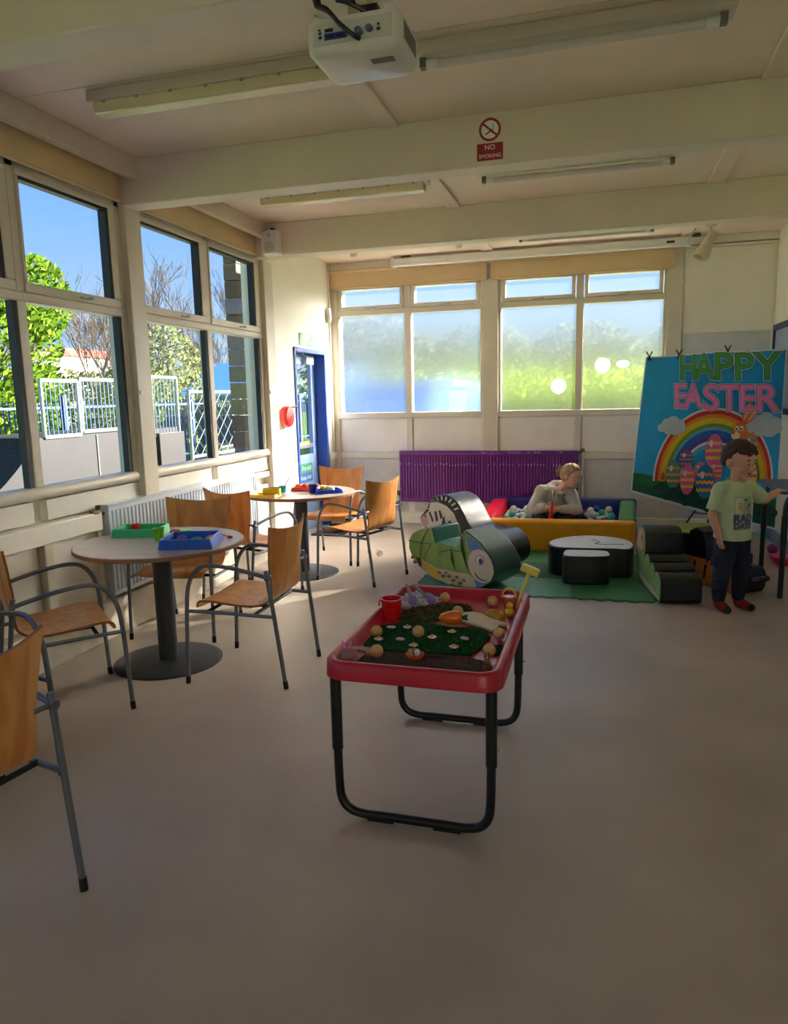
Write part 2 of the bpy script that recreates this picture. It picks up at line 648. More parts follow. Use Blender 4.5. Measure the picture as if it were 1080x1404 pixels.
# roller blinds over the side windows
for i, (ya, yb, lb) in enumerate(((0.62, 2.36, 'rolled up tan blind in a side bay close to the projector beam'),
                                  (2.62, 4.37, 'rolled up tan blind over the side window beside the first round table'),
                                  (4.62, 6.36, 'rolled up tan blind over the side window before the blue door'))):
    b = thing('roller_blind', lb, 'blind', (-3.11, (ya + yb) / 2, 2.87), 0, 'side window blinds')
    m = MB(b)
    m.box(-3.115, -3.109, ya, yb, 2.885, 3.06)
    m.build('fabric', BLIND, b)
    MB(b).cyl((-3.11, ya, 3.08), (-3.11, yb, 3.08), 0.025, n=16).build('roller', BLIND, b)
    MB(b).box(-3.122, -3.102, ya, yb, 2.868, 2.888).build('bottom_bar', mat('blind_bar', (212, 186, 146), 0.6), b, bevel=0.004)

# ------------------------------------------------------------------ far wall
wf = MB()
wf.box(XL - 0.2, XR + 0.2, YF, YF + 0.15, 2.85, ZC)
wf.box(XL - 0.2, XR + 0.2, YF, YF + 0.15, 0, 1.30)
wf.box(0.70, XR + 0.2, YF, YF + 0.15, 1.30, 2.85)
wf.box(XL - 0.2, -3.15, YF, YF + 0.15, 1.30, 2.85)
wall_back = struct(wf.build('wall_back', PANEL, smooth=False), 'white panelled end wall with obscured windows')
MB().box(0.66, 0.82, YF - 0.035, YF, 0.0, 3.04).build('end_post', FRAME, wall_back, bevel=0.005)
MB().box(-1.335, -1.155, YF - 0.045, YF + 0.02, 0.0, 2.86).build('pillar', FRAME, wall_back, bevel=0.006)
MB().box(-3.2, -3.13, YF - 0.03, YF, 0.0, 3.04).build('end_post', FRAME, wall_back, bevel=0.005)
MB().box(-3.2, XR, YF - 0.03, YF, 3.035, ZC).build('header_board', WHITE, wall_back, bevel=0.004)
MB().box(-3.13, 0.66, YF - 0.03, YF, 0.80, 0.876).build('dado_rail', FRAME, wall_back, bevel=0.006)
MB().box(-3.13, XR, YF - 0.04, YF, 0.0, 0.13).build('skirting', WHITE, wall_back, bevel=0.006)
for (a, b) in ((-3.12, -2.25), (-2.2, -1.34), (-1.15, -0.27), (-0.21, 0.655)):
    MB().box(a + 0.015, b - 0.015, YF - 0.008, YF, 0.89, 1.285).build('upper_panel', PANEL, wall_back, bevel=0.003)
    MB().box(a + 0.015, b - 0.015, YF - 0.008, YF, 0.14, 0.79).build('lower_panel', mat('grey_panel', (205, 203, 196), 0.5), wall_back, bevel=0.003)
for x in (-2.225, -0.24):
    MB().box(x - 0.03, x + 0.03, YF - 0.025, YF, 0.876, 1.30).build('mullion', FRAME, wall_back, bevel=0.004)
MB().box(0.83, XR - 0.03, YF - 0.012, YF, 2.16, 3.03).build('upper_panel', WHITE, wall_back, bevel=0.003)
MB().box(0.83, XR - 0.03, YF - 0.006, YF, 0.14, 2.15).build('lower_panel', mat('pale_grey_board', (205, 206, 208), 0.45), wall_back, bevel=0.003)

def end_window(idx, x0, x1):
    win = bpy.data.objects.new('window_%d' % idx, None)
    COL.objects.link(win)
    struct(win, 'cream framed end window with obscured glass and two top lights')
    xm = (x0 + x1) / 2
    yi, yo = YF - 0.02, YF + 0.07
    f = MB()
    for (a, b) in ((x0, x0 + 0.03), (xm - 0.04, xm + 0.04), (x1 - 0.03, x1)):
        f.box(a, b, yi, yo, 1.30, 2.86)
    f.box(x0, x1, yi, yo, 2.84, 2.88)
    f.build('frame', FRAME, win, bevel=0.006)
    MB().box(x0, x1, yi - 0.005, yo, 2.53, 2.595).build('transom', FRAME, win, bevel=0.006)
    MB().box(x0, x1, yi - 0.015, yo, 1.295, 1.363).build('sill', FRAME, win, bevel=0.008)
    for (a, b) in ((x0 + 0.03, xm - 0.04), (xm + 0.04, x1 - 0.03)):
        c = MB()
        c.box(a + 0.01, b - 0.01, yi - 0.012, yo, 2.598, 2.64)
        c.box(a + 0.01, b - 0.01, yi - 0.012, yo, 2.832, 2.845)
        c.box(a + 0.01, a + 0.05, yi - 0.012, yo, 2.64, 2.832)
        c.box(b - 0.05, b - 0.01, yi - 0.012, yo, 2.64, 2.832)
        cs = c.build('casement', FRAME, win, bevel=0.005)
        MB().box(a + 0.03, b - 0.03, YF + 0.02, YF + 0.026, 2.62, 2.84).build('pane', OBSC, cs, smooth=False)
        handle(cs, ((a + b) / 2 + 0.06, yi - 0.012, 2.615), (1, 0, 0), (0, -1, 0))
        MB().box(a, b, YF + 0.02, YF + 0.026, 1.35, 2.54).build('pane', OBSC, win, smooth=False)
        MB().box(a - 0.004, a + 0.004, YF + 0.0, YF + 0.02, 1.365, 2.53).build('gasket', GASKET, win)
    return win

W5 = end_window(5, -3.135, -1.335)
W6 = end_window(6, -1.155, 0.66)
def residue_mat():
    m = bpy.data.materials.new('glue_residue')
    m.use_nodes = True
    n, L = m.node_tree.nodes, m.node_tree.links
    n.clear()
    o = n.new('ShaderNodeOutputMaterial')
    t = n.new('ShaderNodeBsdfTranslucent')
    tr = n.new('ShaderNodeBsdfTransparent')
    t.inputs[0].default_value = (0.30, 0.32, 0.33, 1)
    nz = n.new('ShaderNodeTexNoise')
    nz.inputs['Scale'].default_value = 40
    mx = n.new('ShaderNodeMixShader')
    L.new(nz.outputs[0], mx.inputs[0])
    L.new(t.outputs[0], mx.inputs[1])
    L.new(tr.outputs[0], mx.inputs[2])
    L.new(mx.outputs[0], o.inputs[0])
    return m
RESID = residue_mat()
# smudged round sticker marks on the right hand obscured window
for (x, z, r) in ((-0.47, 1.63, 0.085), (0.01, 1.85, 0.085), (0.23, 1.86, 0.07)):
    d = MB()
    d.prism(ellipse(x, z, r, r * (0.6 if r < 0.08 else 1), 18), lambda a, b: (a, YF + 0.019, b), lambda a, b: (a, YF + 0.0175, b))
    d.build('sticker_residue', RESID, W6)

# tan blinds of the end wall
for (a, b, lb) in ((-3.19, -1.285, 'rolled up tan blind over the end window next to the blue door'),
                   (-1.24, 0.73, 'rolled up tan blind over the end window behind the banner')):
    t = thing('roller_blind', lb, 'blind', ((a + b) / 2, YF - 0.07, 2.85), 0, 'end window blinds')
    MB(t).box(a, b, YF - 0.073, YF - 0.067, 2.86, 3.03).build('fabric', BLIND, t)
    MB(t).cyl((a, YF - 0.07, 3.045), (b, YF - 0.07, 3.045), 0.022, n=14).build('roller', BLIND, t)
    MB(t).box(a, b, YF - 0.08, YF - 0.06, 2.845, 2.865).build('bottom_bar', mat('blind_bar', (212, 186, 146), 0.6), t, bevel=0.004)

# ------------------------------------------------------------------ right and rear walls
m = MB()
WY0, WY1 = -3.3, -2.1
m.box(XR, XR + 0.15, WY1, YF, 0, ZC)
m.box(XR, XR + 0.15, YB, WY0, 0, ZC)
m.box(XR, XR + 0.15, WY0, WY1, 0, 0.9)
m.box(XR, XR + 0.15, WY0, WY1, 2.85, ZC)
wall_right = struct(m.build('wall_right', WHITE, smooth=False), 'cream side wall beside the banner')
MB().box(XR - 0.02, XR, YB, YF, 0, 0.14).build('skirting', mat('blue_skirting', (120, 142, 180), 0.5), wall_right, bevel=0.004)
m = MB()
m.box(XL - 0.3, XR + 0.15, YB - 0.15, YB, 0, ZC)
struct(m.build('wall_rear', WHITE, smooth=False), 'cream wall behind the viewer')
wx = bpy.data.objects.new('window_7', None)  # unseen window, added to bring fill light to foreground and ceiling
COL.objects.link(wx)
struct(wx, 'clear side wall window added out of view to brighten the room')
m = MB()
for k in range(6):
    y = WY0 + k * (WY1 - WY0) / 5
    m.box(XR + 0.02, XR + 0.1, y - 0.03, y + 0.03, 0.9, 2.85)
m.box(XR + 0.02, XR + 0.1, WY0, WY1, 2.1, 2.16)
m.build('frame', FRAME, wx)
for k in range(5):
    y = WY0 + k * (WY1 - WY0) / 5
    MB().box(XR + 0.056, XR + 0.06, y, y + (WY1 - WY0) / 5, 0.9, 2.85).build('pane', CLEAR, wx, smooth=False)

# ------------------------------------------------------------------ blue door
BLUE = mat('blue_paint', (34, 78, 168), 0.4, var=0.08)
LBLUE = mat('pale_blue_paint', (140, 170, 216), 0.4, var=0.06)
door = bpy.data.objects.new('door_1', None)
COL.objects.link(door)
struct(door, 'blue framed glazed fire exit door')
m = MB()
m.box(XL - 0.19, XL + 0.015, 7.33, 7.375, 0, 2.11)
m.box(XL - 0.19, XL + 0.015, 8.215, 8.27, 0, 2.11)
m.box(XL - 0.19, XL + 0.015, 7.375, 8.215, 2.06, 2.11)
m.build('door_frame', BLUE, door, bevel=0.005)
m = MB()
xa, xb = XL - 0.17, XL - 0.12
m.box(xa, xb, 7.38, 7.50, 0.01, 2.055)
m.box(xa, xb, 8.09, 8.21, 0.01, 2.055)
m.box(xa, xb, 7.50, 8.09, 1.94, 2.055)
m.box(xa, xb, 7.50, 8.09, 0.01, 0.90)
leaf = m.build('door_leaf', LBLUE, door, bevel=0.006)
MB().box(XL - 0.148, XL - 0.142, 7.49, 8.10, 0.89, 1.95).build('pane', CLEAR, leaf, smooth=False)
m = MB()
m.box(xb, xb + 0.05, 7.86, 8.08, 1.945, 2.03)
m.tube([(xb + 0.03, 7.9, 2.035), (xb + 0.06, 7.75, 2.045), (xb + 0.11, 7.62, 2.05)], 0.008, 8)
m.build('door_closer', mat('closer_metal', (196, 196, 190), 0.35, metal=0.5), leaf, bevel=0.004)
MB().box(xb, xb + 0.02, 7.55, 8.05, 0.98, 1.03).build('push_bar', STEEL, leaf, bevel=0.004)
sg = MB().box(xb, xb + 0.004, 7.62, 8.02, 0.69, 0.80).build('notice', mat('sign_green', (70, 150, 110), 0.5), leaf)
MB().box(xb, xb + 0.004, 7.62, 8.02, 0.58, 0.69).build('notice', mat('sign_blue', (60, 100, 170), 0.5), leaf)
MW = mat('sign_white', (240, 244, 240), 0.5, var=0)
RW = Matrix(((0, 0, 1, 0), (-1, 0, 0, 0), (0, 1, 0, 0), (0, 0, 0, 1)))      # text facing +x would read along -y
RWp = Matrix(((0, 0, 1, 0), (1, 0, 0, 0), (0, 1, 0, 0), (0, 0, 0, 1)))     # local x -> +y, local y -> z, faces +x
text_mesh('Fire exit', 0.085, T(xb + 0.006, 7.84, 0.745) @ RWp, MW, 'lettering', leaf)
text_mesh('Keep clear', 0.075, T(xb + 0.006, 7.83, 0.635) @ RWp, MW, 'lettering', leaf)
# ------------------------------------------------------------------ outside
GRASS = mat('lawn_grass', (120, 150, 58), 0.9, var=0.25, scale=3, bump=0.3, bscale=40, spec=0.1)
struct(MB().box(-60, 60, -20, 90, -0.32, -0.2).build('lawn', GRASS, smooth=False), 'green lawn outside the windows')

PAVE = mat('concrete_paving', (176, 170, 162), 0.85, var=0.12, scale=2, bump=0.1, bscale=30)  # path added so less green light bounces off the lawn into the room
m = MB()
m.box(-7.4, XL - 0.3, -8, 9.9, -0.2, -0.17)
m.box(XL - 0.3, 5.5, YF + 0.25, 10.5, -0.2, -0.17)
m.box(XL - 0.3, 5.5, -8, YB - 0.2, -0.2, -0.17)
m.box(XR + 0.2, 5.5, YB - 0.2, YF + 0.25, -0.2, -0.17)
struct(m.build('added_paving', PAVE, smooth=False), 'grey concrete path added around the building to cut green lawn bounce')

def leaf_cloud(m, blobs, n, size, rng):
    for _ in range(n):
        (c, r) = rng.choice(blobs)
        while True:
            d = Vector((rng.uniform(-1, 1), rng.uniform(-1, 1), rng.uniform(-1, 1)))
            if 0.05 < d.length < 1:
                break
        d = d.normalized() * (d.length ** 0.4)
        p = Vector(c) + Vector((d.x * r[0], d.y * r[1], d.z * r[2]))
        s = size * rng.uniform(0.6, 1.4)
        a = Vector((rng.uniform(-1, 1), rng.uniform(-1, 1), rng.uniform(-1, 1))).normalized()
        b = a.orthogonal().normalized()
        q = a.cross(b)
        m.mi = rng.randrange(3)
        m.add([p - b * s, p + q * s * 0.5, p + b * s, p - q * s * 0.5], [(0, 1, 2, 3)])

def leafmat(name, c):
    m = bpy.data.materials.new(name)
    m.use_nodes = True
    n, L = m.node_tree.nodes, m.node_tree.links
    n.clear()
    o = n.new('ShaderNodeOutputMaterial')
    d = n.new('ShaderNodeBsdfDiffuse')
    t = n.new('ShaderNodeBsdfTranslucent')
    d.inputs[0].default_value = lin(c)
    t.inputs[0].default_value = lin(c)
    x = n.new('ShaderNodeMixShader')
    x.inputs[0].default_value = 0.55
    L.new(d.outputs[0], x.inputs[1])
    L.new(t.outputs[0], x.inputs[2])
    L.new(x.outputs[0], o.inputs[0])
    return m

LEAFS = [leafmat('leaf_green', (98, 130, 36)), leafmat('leaf_lime', (138, 164, 52)), leafmat('leaf_olive', (70, 100, 32))]
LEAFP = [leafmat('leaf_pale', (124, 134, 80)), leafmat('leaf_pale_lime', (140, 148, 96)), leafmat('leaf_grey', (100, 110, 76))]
BARK = mat('bark', (112, 96, 80), 0.9, var=0.2, scale=12)
TWIG = mat('twig_bark', (112, 96, 84), 0.9, var=0.15, scale=12)

def branches(m, p, d, L, r, depth, rng, spread=0.5):
    steps = 3
    pts = [p]
    q = p
    for _ in range(steps):
        d = (d + Vector((rng.uniform(-1, 1), rng.uniform(-1, 1), rng.uniform(-0.4, 0.8))) * 0.16).normalized()
        q = q + d * (L / steps)
        pts.append(q)
    m.tube(pts, [max(0.006, r * (1 - 0.45 * i / steps)) for i in range(steps + 1)], 5 if r > 0.02 else 3)
    if depth == 0:
        return
    for k in range(rng.choice((2, 3, 3, 4))):
        i = rng.choice((1, 2, 3))
        a = Vector((rng.uniform(-1, 1), rng.uniform(-1, 1), rng.uniform(-0.2, 0.7)))
        branches(m, pts[i], (d + a * spread).normalized(), L * rng.uniform(0.6, 0.8), r * 0.52, depth - 1, rng, spread)

def tree(loc, height, blobs, n, size, leafs, label, seed, name='leafy_tree', depth=4, trunk_r=0.11, spread=0.7, L=None):
    rng = random.Random(seed)
    t = thing(name, label, 'tree', loc, 0, 'trees outside the side windows')
    m = MB()
    branches(m, Vector((0, 0, 0)), Vector((0, 0, 1)), L or height * 0.42, trunk_r, depth, rng, spread)
    m.build('trunk', BARK if n > 800 else TWIG, t)
    if n:
        m = MB()
        leaf_cloud(m, blobs, n, size, rng)
        stuff(m.build('foliage', leafs, t, smooth=False))
    return t

ZG = -0.2
t1_ = tree((-13.7, 13.6, ZG), 4.8, [((0, 0, 1.6), (1.5, 1.6, 1.3)), ((0.3, -1.2, 1.2), (1.3, 1.4, 1.1)), ((0, 0.5, 2.7), (1.2, 1.3, 1.2)), ((0.2, -1.0, 3.4), (1.2, 1.5, 1.2)), ((0, -0.2, 4.4), (0.8, 1.2, 0.9)), ((0.2, 1.4, 3.7), (0.7, 0.9, 0.9)), ((0, 0.3, 5.1), (0.4, 0.6, 0.5))],
     13000, 0.075, LEAFS, 'bright green leafy tree behind the skate ramp', 3)
t2_ = tree((-13.6, 10.0, ZG), 4.5, [((0, 0, 1.6), (1.6, 1.6, 1.4)), ((0, 0.4, 2.9), (1.4, 1.5, 1.3)), ((0, -0.8, 3.9), (1.4, 1.4, 1.3)), ((0, 0.5, 4.5), (1.0, 1.0, 0.8))],
     11000, 0.075, LEAFS, 'dense lime green tree at the low end of the skate ramp', 5)
t1_.scale = t2_.scale = (1.12, 1.12, 1.17)
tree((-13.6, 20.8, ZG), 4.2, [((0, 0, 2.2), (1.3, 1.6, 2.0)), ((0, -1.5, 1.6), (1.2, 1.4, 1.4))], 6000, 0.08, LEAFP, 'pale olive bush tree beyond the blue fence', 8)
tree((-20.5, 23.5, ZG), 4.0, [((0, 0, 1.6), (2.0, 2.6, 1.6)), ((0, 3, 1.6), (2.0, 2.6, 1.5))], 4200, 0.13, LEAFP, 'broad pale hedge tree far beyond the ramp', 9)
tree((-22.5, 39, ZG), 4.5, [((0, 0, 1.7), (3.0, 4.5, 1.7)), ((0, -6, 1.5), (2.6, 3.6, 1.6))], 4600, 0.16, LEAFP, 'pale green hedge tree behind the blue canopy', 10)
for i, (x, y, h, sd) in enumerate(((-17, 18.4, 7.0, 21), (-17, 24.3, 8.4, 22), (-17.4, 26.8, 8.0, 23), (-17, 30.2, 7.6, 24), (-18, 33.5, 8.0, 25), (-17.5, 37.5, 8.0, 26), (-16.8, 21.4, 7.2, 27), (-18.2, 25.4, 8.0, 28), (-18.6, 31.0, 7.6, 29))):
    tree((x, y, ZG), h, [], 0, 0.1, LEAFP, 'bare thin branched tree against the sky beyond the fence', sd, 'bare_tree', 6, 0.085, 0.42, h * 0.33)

# skate ramp with guard rails
GALV = mat('galvanised_sheet', (38, 35, 42), 0.55, metal=0.35, var=0.12, scale=4)
RAILW = mat('pale_rail', (146, 152, 158), 0.5, metal=0.1)
ramp = thing('skate_ramp', 'grey metal skate ramp with guard rails outside the side windows', 'ramp', (-9.6, 12, ZG))
prof = [(9.95, 1.0)]
for k in range(9):
    a = k / 8
    prof.append((9.95 - 2.1 * a, 1.0 - 1.15 * math.sin(a * PI / 2) ** 0.9))
prof += [(7.8, ZG), (14.2, ZG), (14.2, 1.0)]
MB(ramp).prism(prof, lambda a, b: (-9.0, a, b), lambda a, b: (-11.0, a, b)).build('ramp_body', GALV, ramp, smooth=False)
for ya in (11.4, 12.85):
    MB(ramp).box(-9.0, -8.985, ya - 0.012, ya + 0.012, -0.15, 0.98).build('panel_seam', mat('seam_grey', (110, 112, 120), 0.5), ramp)

def guard(y0, y1, z0, z1, nb):
    m = MB(ramp)
    for (a, b, c, d) in ((y0, z0, y0, z1), (y1, z0, y1, z1), (y0, z1, y1, z1), (y0, z0, y1, z0)):
        m.tube([(-9, a, b), (-9, c, d)], 0.035, 6)
    g = m.build('guard_frame', RAILW, ramp)
    m = MB(ramp)
    for k in range(1, nb):
        y = y0 + (y1 - y0) * k / nb
        m.cyl((-9, y, z0), (-9, y, z1), 0.011, n=5)
    stuff(m.build('guard_bars', mat('rail_blue_grey', (84, 110, 140), 0.5), g))

guard(10.1, 10.98, 1.0, 1.95, 8)
guard(11.05, 12.4, 1.05, 1.98, 12)
guard(13.2, 14.15, 0.85, 2.07, 8)
MB(ramp).box(-9.05, -8.9, 13.25, 14.2, -0.15, 0.9).build('side_panel', GALV, ramp, bevel=0.01)

# blue railing fence
FBLUE = mat('fence_blue', (36, 74, 150), 0.5)
fence = thing('bar_fence', 'blue steel bar fence running behind the skate ramp', 'fence', (-11.8, 18, ZG))
m = MB(fence)
y = 6.0
while y < 30:
    m.cyl((-11.8, y, ZG), (-11.8, y, 1.62), 0.018, n=4)
    y += 0.14
stuff(m.build('bars', FBLUE, fence))
m = MB(fence)
m.box(-11.83, -11.77, 6, 30, 1.45, 1.5)
m.box(-11.83, -11.77, 6, 30, 0.0, 0.05)
m.build('rails', FBLUE, fence)
for y in (8.5, 11.2, 13.9, 16.6, 19.3, 22.0, 24.7, 27.4):
    MB(fence).box(-11.86, -11.74, y - 0.06, y + 0.06, ZG, 1.75).build('post', FBLUE, fence)

# diamond lattice gate panel
lat = thing('lattice_panel', 'white diamond lattice fence panel in front of the blue canopy', 'fence', (-9.6, 16.6, ZG))
m = MB(lat)
for (a, b, c, d) in ((15.6, ZG, 15.6, 1.78), (18.2, ZG, 18.2, 1.78), (15.6, 1.78, 18.2, 1.78), (15.6, 0.2, 18.2, 0.2)):
    m.tube([(-9.6, a, b), (-9.6, c, d)], 0.04, 6)
m.build('frame', RAILW, lat)
m = MB(lat)
for k in range(-5, 9):
    y = 15.6 + k * 0.42
    for sgn in (1, -1):
        a0 = y if sgn > 0 else y + 1.58
        p0, p1 = [a0, 0.2], [a0 + sgn * 1.58, 1.78]
        def clip(p, q):
            for e in (15.6, 18.2):
                if (p[0] < e) != (q[0] < e):
                    t = (e - p[0]) / (q[0] - p[0])
                    c = [e, p[1] + (q[1] - p[1]) * t]
                    if (e == 15.6) == (p[0] < e):
                        p = c
                    else:
                        q = c
            return p, q
        p0, p1 = clip(p0, p1)
        p1, p0 = clip(p1, p0)
        if min(p0[0], p1[0]) < 15.59 or max(p0[0], p1[0]) > 18.21:
            continue
        m.tube([(-9.6, p0[0], p0[1]), (-9.6, p1[0], p1[1])], 0.014, 4)
m.build('lattice', RAILW, lat)

# blue canopy building
CAN = mat('canopy_blue', (52, 128, 214), 0.5, var=0.05)
can = thing('canopy_shelter', 'blue pitched canopy shelter beyond the lattice panel', 'shelter', (-13.7, 26.8, ZG))
m = MB(can)
m.prism([(23.4, 1.75), (26.8, 3.05), (30.2, 1.75)], lambda a, b: (-12.4, a, b), lambda a, b: (-15, a, b))
m.build('roof', CAN, can, smooth=False)
MB(can).box(-15, -12.4, 23.4, 30.2, 1.55, 1.75).build('fascia', mat('canopy_edge', (60, 120, 150), 0.5), can)
for (x, y) in ((-12.5, 23.6), (-12.5, 30.0), (-14.8, 23.6), (-14.8, 30.0)):
    MB(can).box(x - 0.06, x + 0.06, y - 0.06, y + 0.06, ZG, 1.6).build('post', FBLUE, can)
MB(can).box(-14.6, -12.8, 24.3, 29.2, ZG, 1.3).build('cabin', mat('cabin_slate', (84, 100, 120), 0.7), can)
bn = thing('wheelie_bin', 'dark bins heaped behind the lattice panel', 'bin', (-10.4, 18.6, ZG))
MB(bn).box(-10.8, -10.1, 17.9, 19.1, ZG, 0.32).build('body', BPLAST, bn, bevel=0.05)
MB(bn).tube([(-10.1, 18.9, 0.3), (-10.1, 19.0, 0.75)], 0.05, 6).build('handle', BPLAST, bn)

# red roofed building in the far distance
rb = thing('red_roof_building', 'far white building with a red roof stripe beyond the trees', 'building', (-46, 58, ZG))
MB(rb).box(-47, -45, 50, 66, ZG, 5.9).build('wall', mat('far_white', (220, 220, 224), 0.8), rb)
MB(rb).box(-47, -44.8, 53.5, 61, 5.75, 6.35).build('roof', mat('far_red', (214, 60, 50), 0.7), rb)

# corner post of the porch just outside the last side window
pp = thing('porch_post', 'dark brown brick porch post with a pale downpipe outside the window', 'post', (-4.1, 7.8, ZG))
m = MB(pp)
for k in range(16):
    z = 1.0 + k * 0.19
    MB(pp).box(-4.16, -4.0, 7.66 + 0.008 * (k % 2), 7.80 + 0.008 * (k % 2), z, z + 0.18).build('brick_course', mat('brown_brick', (92, 78, 66), 0.8, var=0.2, scale=14), pp)
MB(pp).box(-4.15, -4.01, 7.67, 7.80, ZG, 1.0).build('plinth', mat('porch_plinth', (90, 96, 110), 0.7), pp)
MB(pp).cyl((-4.0, 7.96, ZG), (-4.0, 7.96, 4.0), 0.05, n=12).build('downpipe', mat('pale_pipe', (214, 224, 236), 0.5), pp)

# beyond the end wall: hedge, dull trees and a blue shed, seen blurred through the obscured glass
HEDGE = [leafmat('hedge_lime', (150, 176, 66)), leafmat('hedge_green', (128, 158, 60)), leafmat('hedge_yellow', (170, 186, 84))]
DULL = [leafmat('dull_green', (128, 138, 108)), leafmat('dull_grey', (144, 148, 126)), leafmat('dull_olive', (112, 124, 92))]
for i, (x, lb) in enumerate(((-3.2, 'lime hedge next to the blue shed behind the end windows'), (1.3, 'lime hedge behind the end window with sticker marks'), (6.0, 'lime hedge at the far corner behind the end wall'))):
    h = thing('hedge', lb, 'hedge', (x, 19, ZG), 0, 'hedges behind the end windows')
    MB(h).box(x - 2.2, x + 2.2, 19.0, 20.0, ZG, 1.75).build('core', HEDGE[1], h, bevel=0.2)
    m = MB()
    leaf_cloud(m, [((dx, 0, dz), (1.0, 0.8, 0.6)) for dx in (-1.6, -0.6, 0.6, 1.6) for dz in (0.5, 1.3, 1.8)], 2600, 0.12, random.Random(40 + i))
    stuff(m.build('foliage', HEDGE, h, smooth=False))
for i, (x, y, hh) in enumerate(((-8.2, 26, 5.0), (-4.4, 28, 4.6), (-0.6, 26, 4.2), (3.2, 28, 4.4), (7.0, 26, 4.4))):
    t = thing('dull_tree', 'grey green tree rising behind the lime hedges', 'tree', (x, y, ZG), 0, 'trees behind the end windows')
    m = MB()
    branches(m, Vector((0, 0, 0)), Vector((0, 0, 1)), 1.6, 0.12, 3, random.Random(60 + i), 0.7)
    m.build('trunk', BARK, t)
    m = MB()
    leaf_cloud(m, [((-1.2, 0, hh * 0.5), (1.8, 1.2, 1.5)), ((1.2, 0, hh * 0.5), (1.8, 1.2, 1.5)), ((0, 0, hh * 0.75), (1.8, 1.2, 1.0))], 2600, 0.16, random.Random(70 + i))
    stuff(m.build('foliage', DULL, t, smooth=False))
sh = thing('blue_shed', 'bright blue shed outside the end window by the door', 'shed', (-3.95, 14, ZG))
MB(sh).box(-5.2, -2.7, 13.2, 15.0, ZG, 1.72).build('wall', mat('shed_blue', (58, 110, 206), 0.6, var=0.06), sh)
MB(sh).box(-5.3, -2.6, 13.1, 15.1, 1.72, 1.84).build('roof', mat('shed_roof', (90, 130, 190), 0.6), sh)
MB(sh).box(-4.3, -3.7, 13.17, 13.2, ZG, 1.5).build('door', mat('shed_door', (96, 146, 224), 0.6), sh)
# ------------------------------------------------------------------ plywood armchairs
PLY = wood('beech_ply', (196, 128, 62), (222, 158, 88), 0.32, (3, 3, 0.6), 5)
PLYE = mat('ply_edge', (150, 100, 56), 0.5)
CAP = mat('foot_cap_black', (18, 18, 20), 0.6, var=0.05)

def chair_shell():
    prof = [(-.240, .418), (-.236, .440), (-.215, .456), (-.16, .460), (-.05, .449), (.07, .440), (.14, .446), (.19, .475), (.212, .52), (.224, .60), (.236, .70), (.247, .80), (.258, .885)]
    hw = [.222, .226, .229, .232, .232, .222, .206, .196, .194, .202, .218, .232, .242]
    P = crom([(a, b, c) for (a, b), c in zip(prof, hw)], 4)
    nu, nv, th = 14, len(P) - 1, 0.006
    pts = []
    for j, p in enumerate(P):
        row = []
        s = j / nv
        back = max(0.0, min(1.0, (p.y - 0.46) / 0.2)) if s > 0.5 else 0.0
        topc = max(0.0, (p.y - 0.70) / 0.19) if s > 0.5 else 0.0
        for i in range(nu + 1):
            t = 2 * i / nu - 1
            row.append(Vector((p.z * t, p.x - 0.045 * back * t * t + 0.012 * back, p.y - 0.034 * topc * (1 - t * t) - (0.010 * (1 - t * t) if s < 0.45 else 0))))
        pts.append(row)
    m = MB()
    nrm = []
    for j in range(nv + 1):
        r = []
        for i in range(nu + 1):
            du = pts[j][min(i + 1, nu)] - pts[j][max(i - 1, 0)]
            dv = pts[min(j + 1, nv)][i] - pts[max(j - 1, 0)][i]
            r.append(du.cross(dv).normalized() * th)
        nrm.append(r)
    W = nu + 1
    N = W * (nv + 1)
    vs = [pts[j][i] + nrm[j][i] for j in range(nv + 1) for i in range(W)] + [pts[j][i] - nrm[j][i] for j in range(nv + 1) for i in range(W)]
    fs = []
    for j in range(nv):
        for i in range(nu):
            a = j * W + i
            fs.append((a, a + 1, a + W + 1, a + W))
            fs.append((N + a, N + a + W, N + a + W + 1, N + a + 1))
    edge = []
    for i in range(nu):
        edge.append((i, N + i, N + i + 1, i + 1))
        a = nv * W + i
        edge.append((a, a + 1, N + a + 1, N + a))
    for j in range(nv):
        a, b = j * W, j * W + nu
        edge.append((a, a + W, N + a + W, N + a))
        edge.append((b, N + b, N + b + W, b + W))
    m.add(vs, fs + edge)
    m.fm = [0] * len(fs) + [1] * len(edge)
    return m

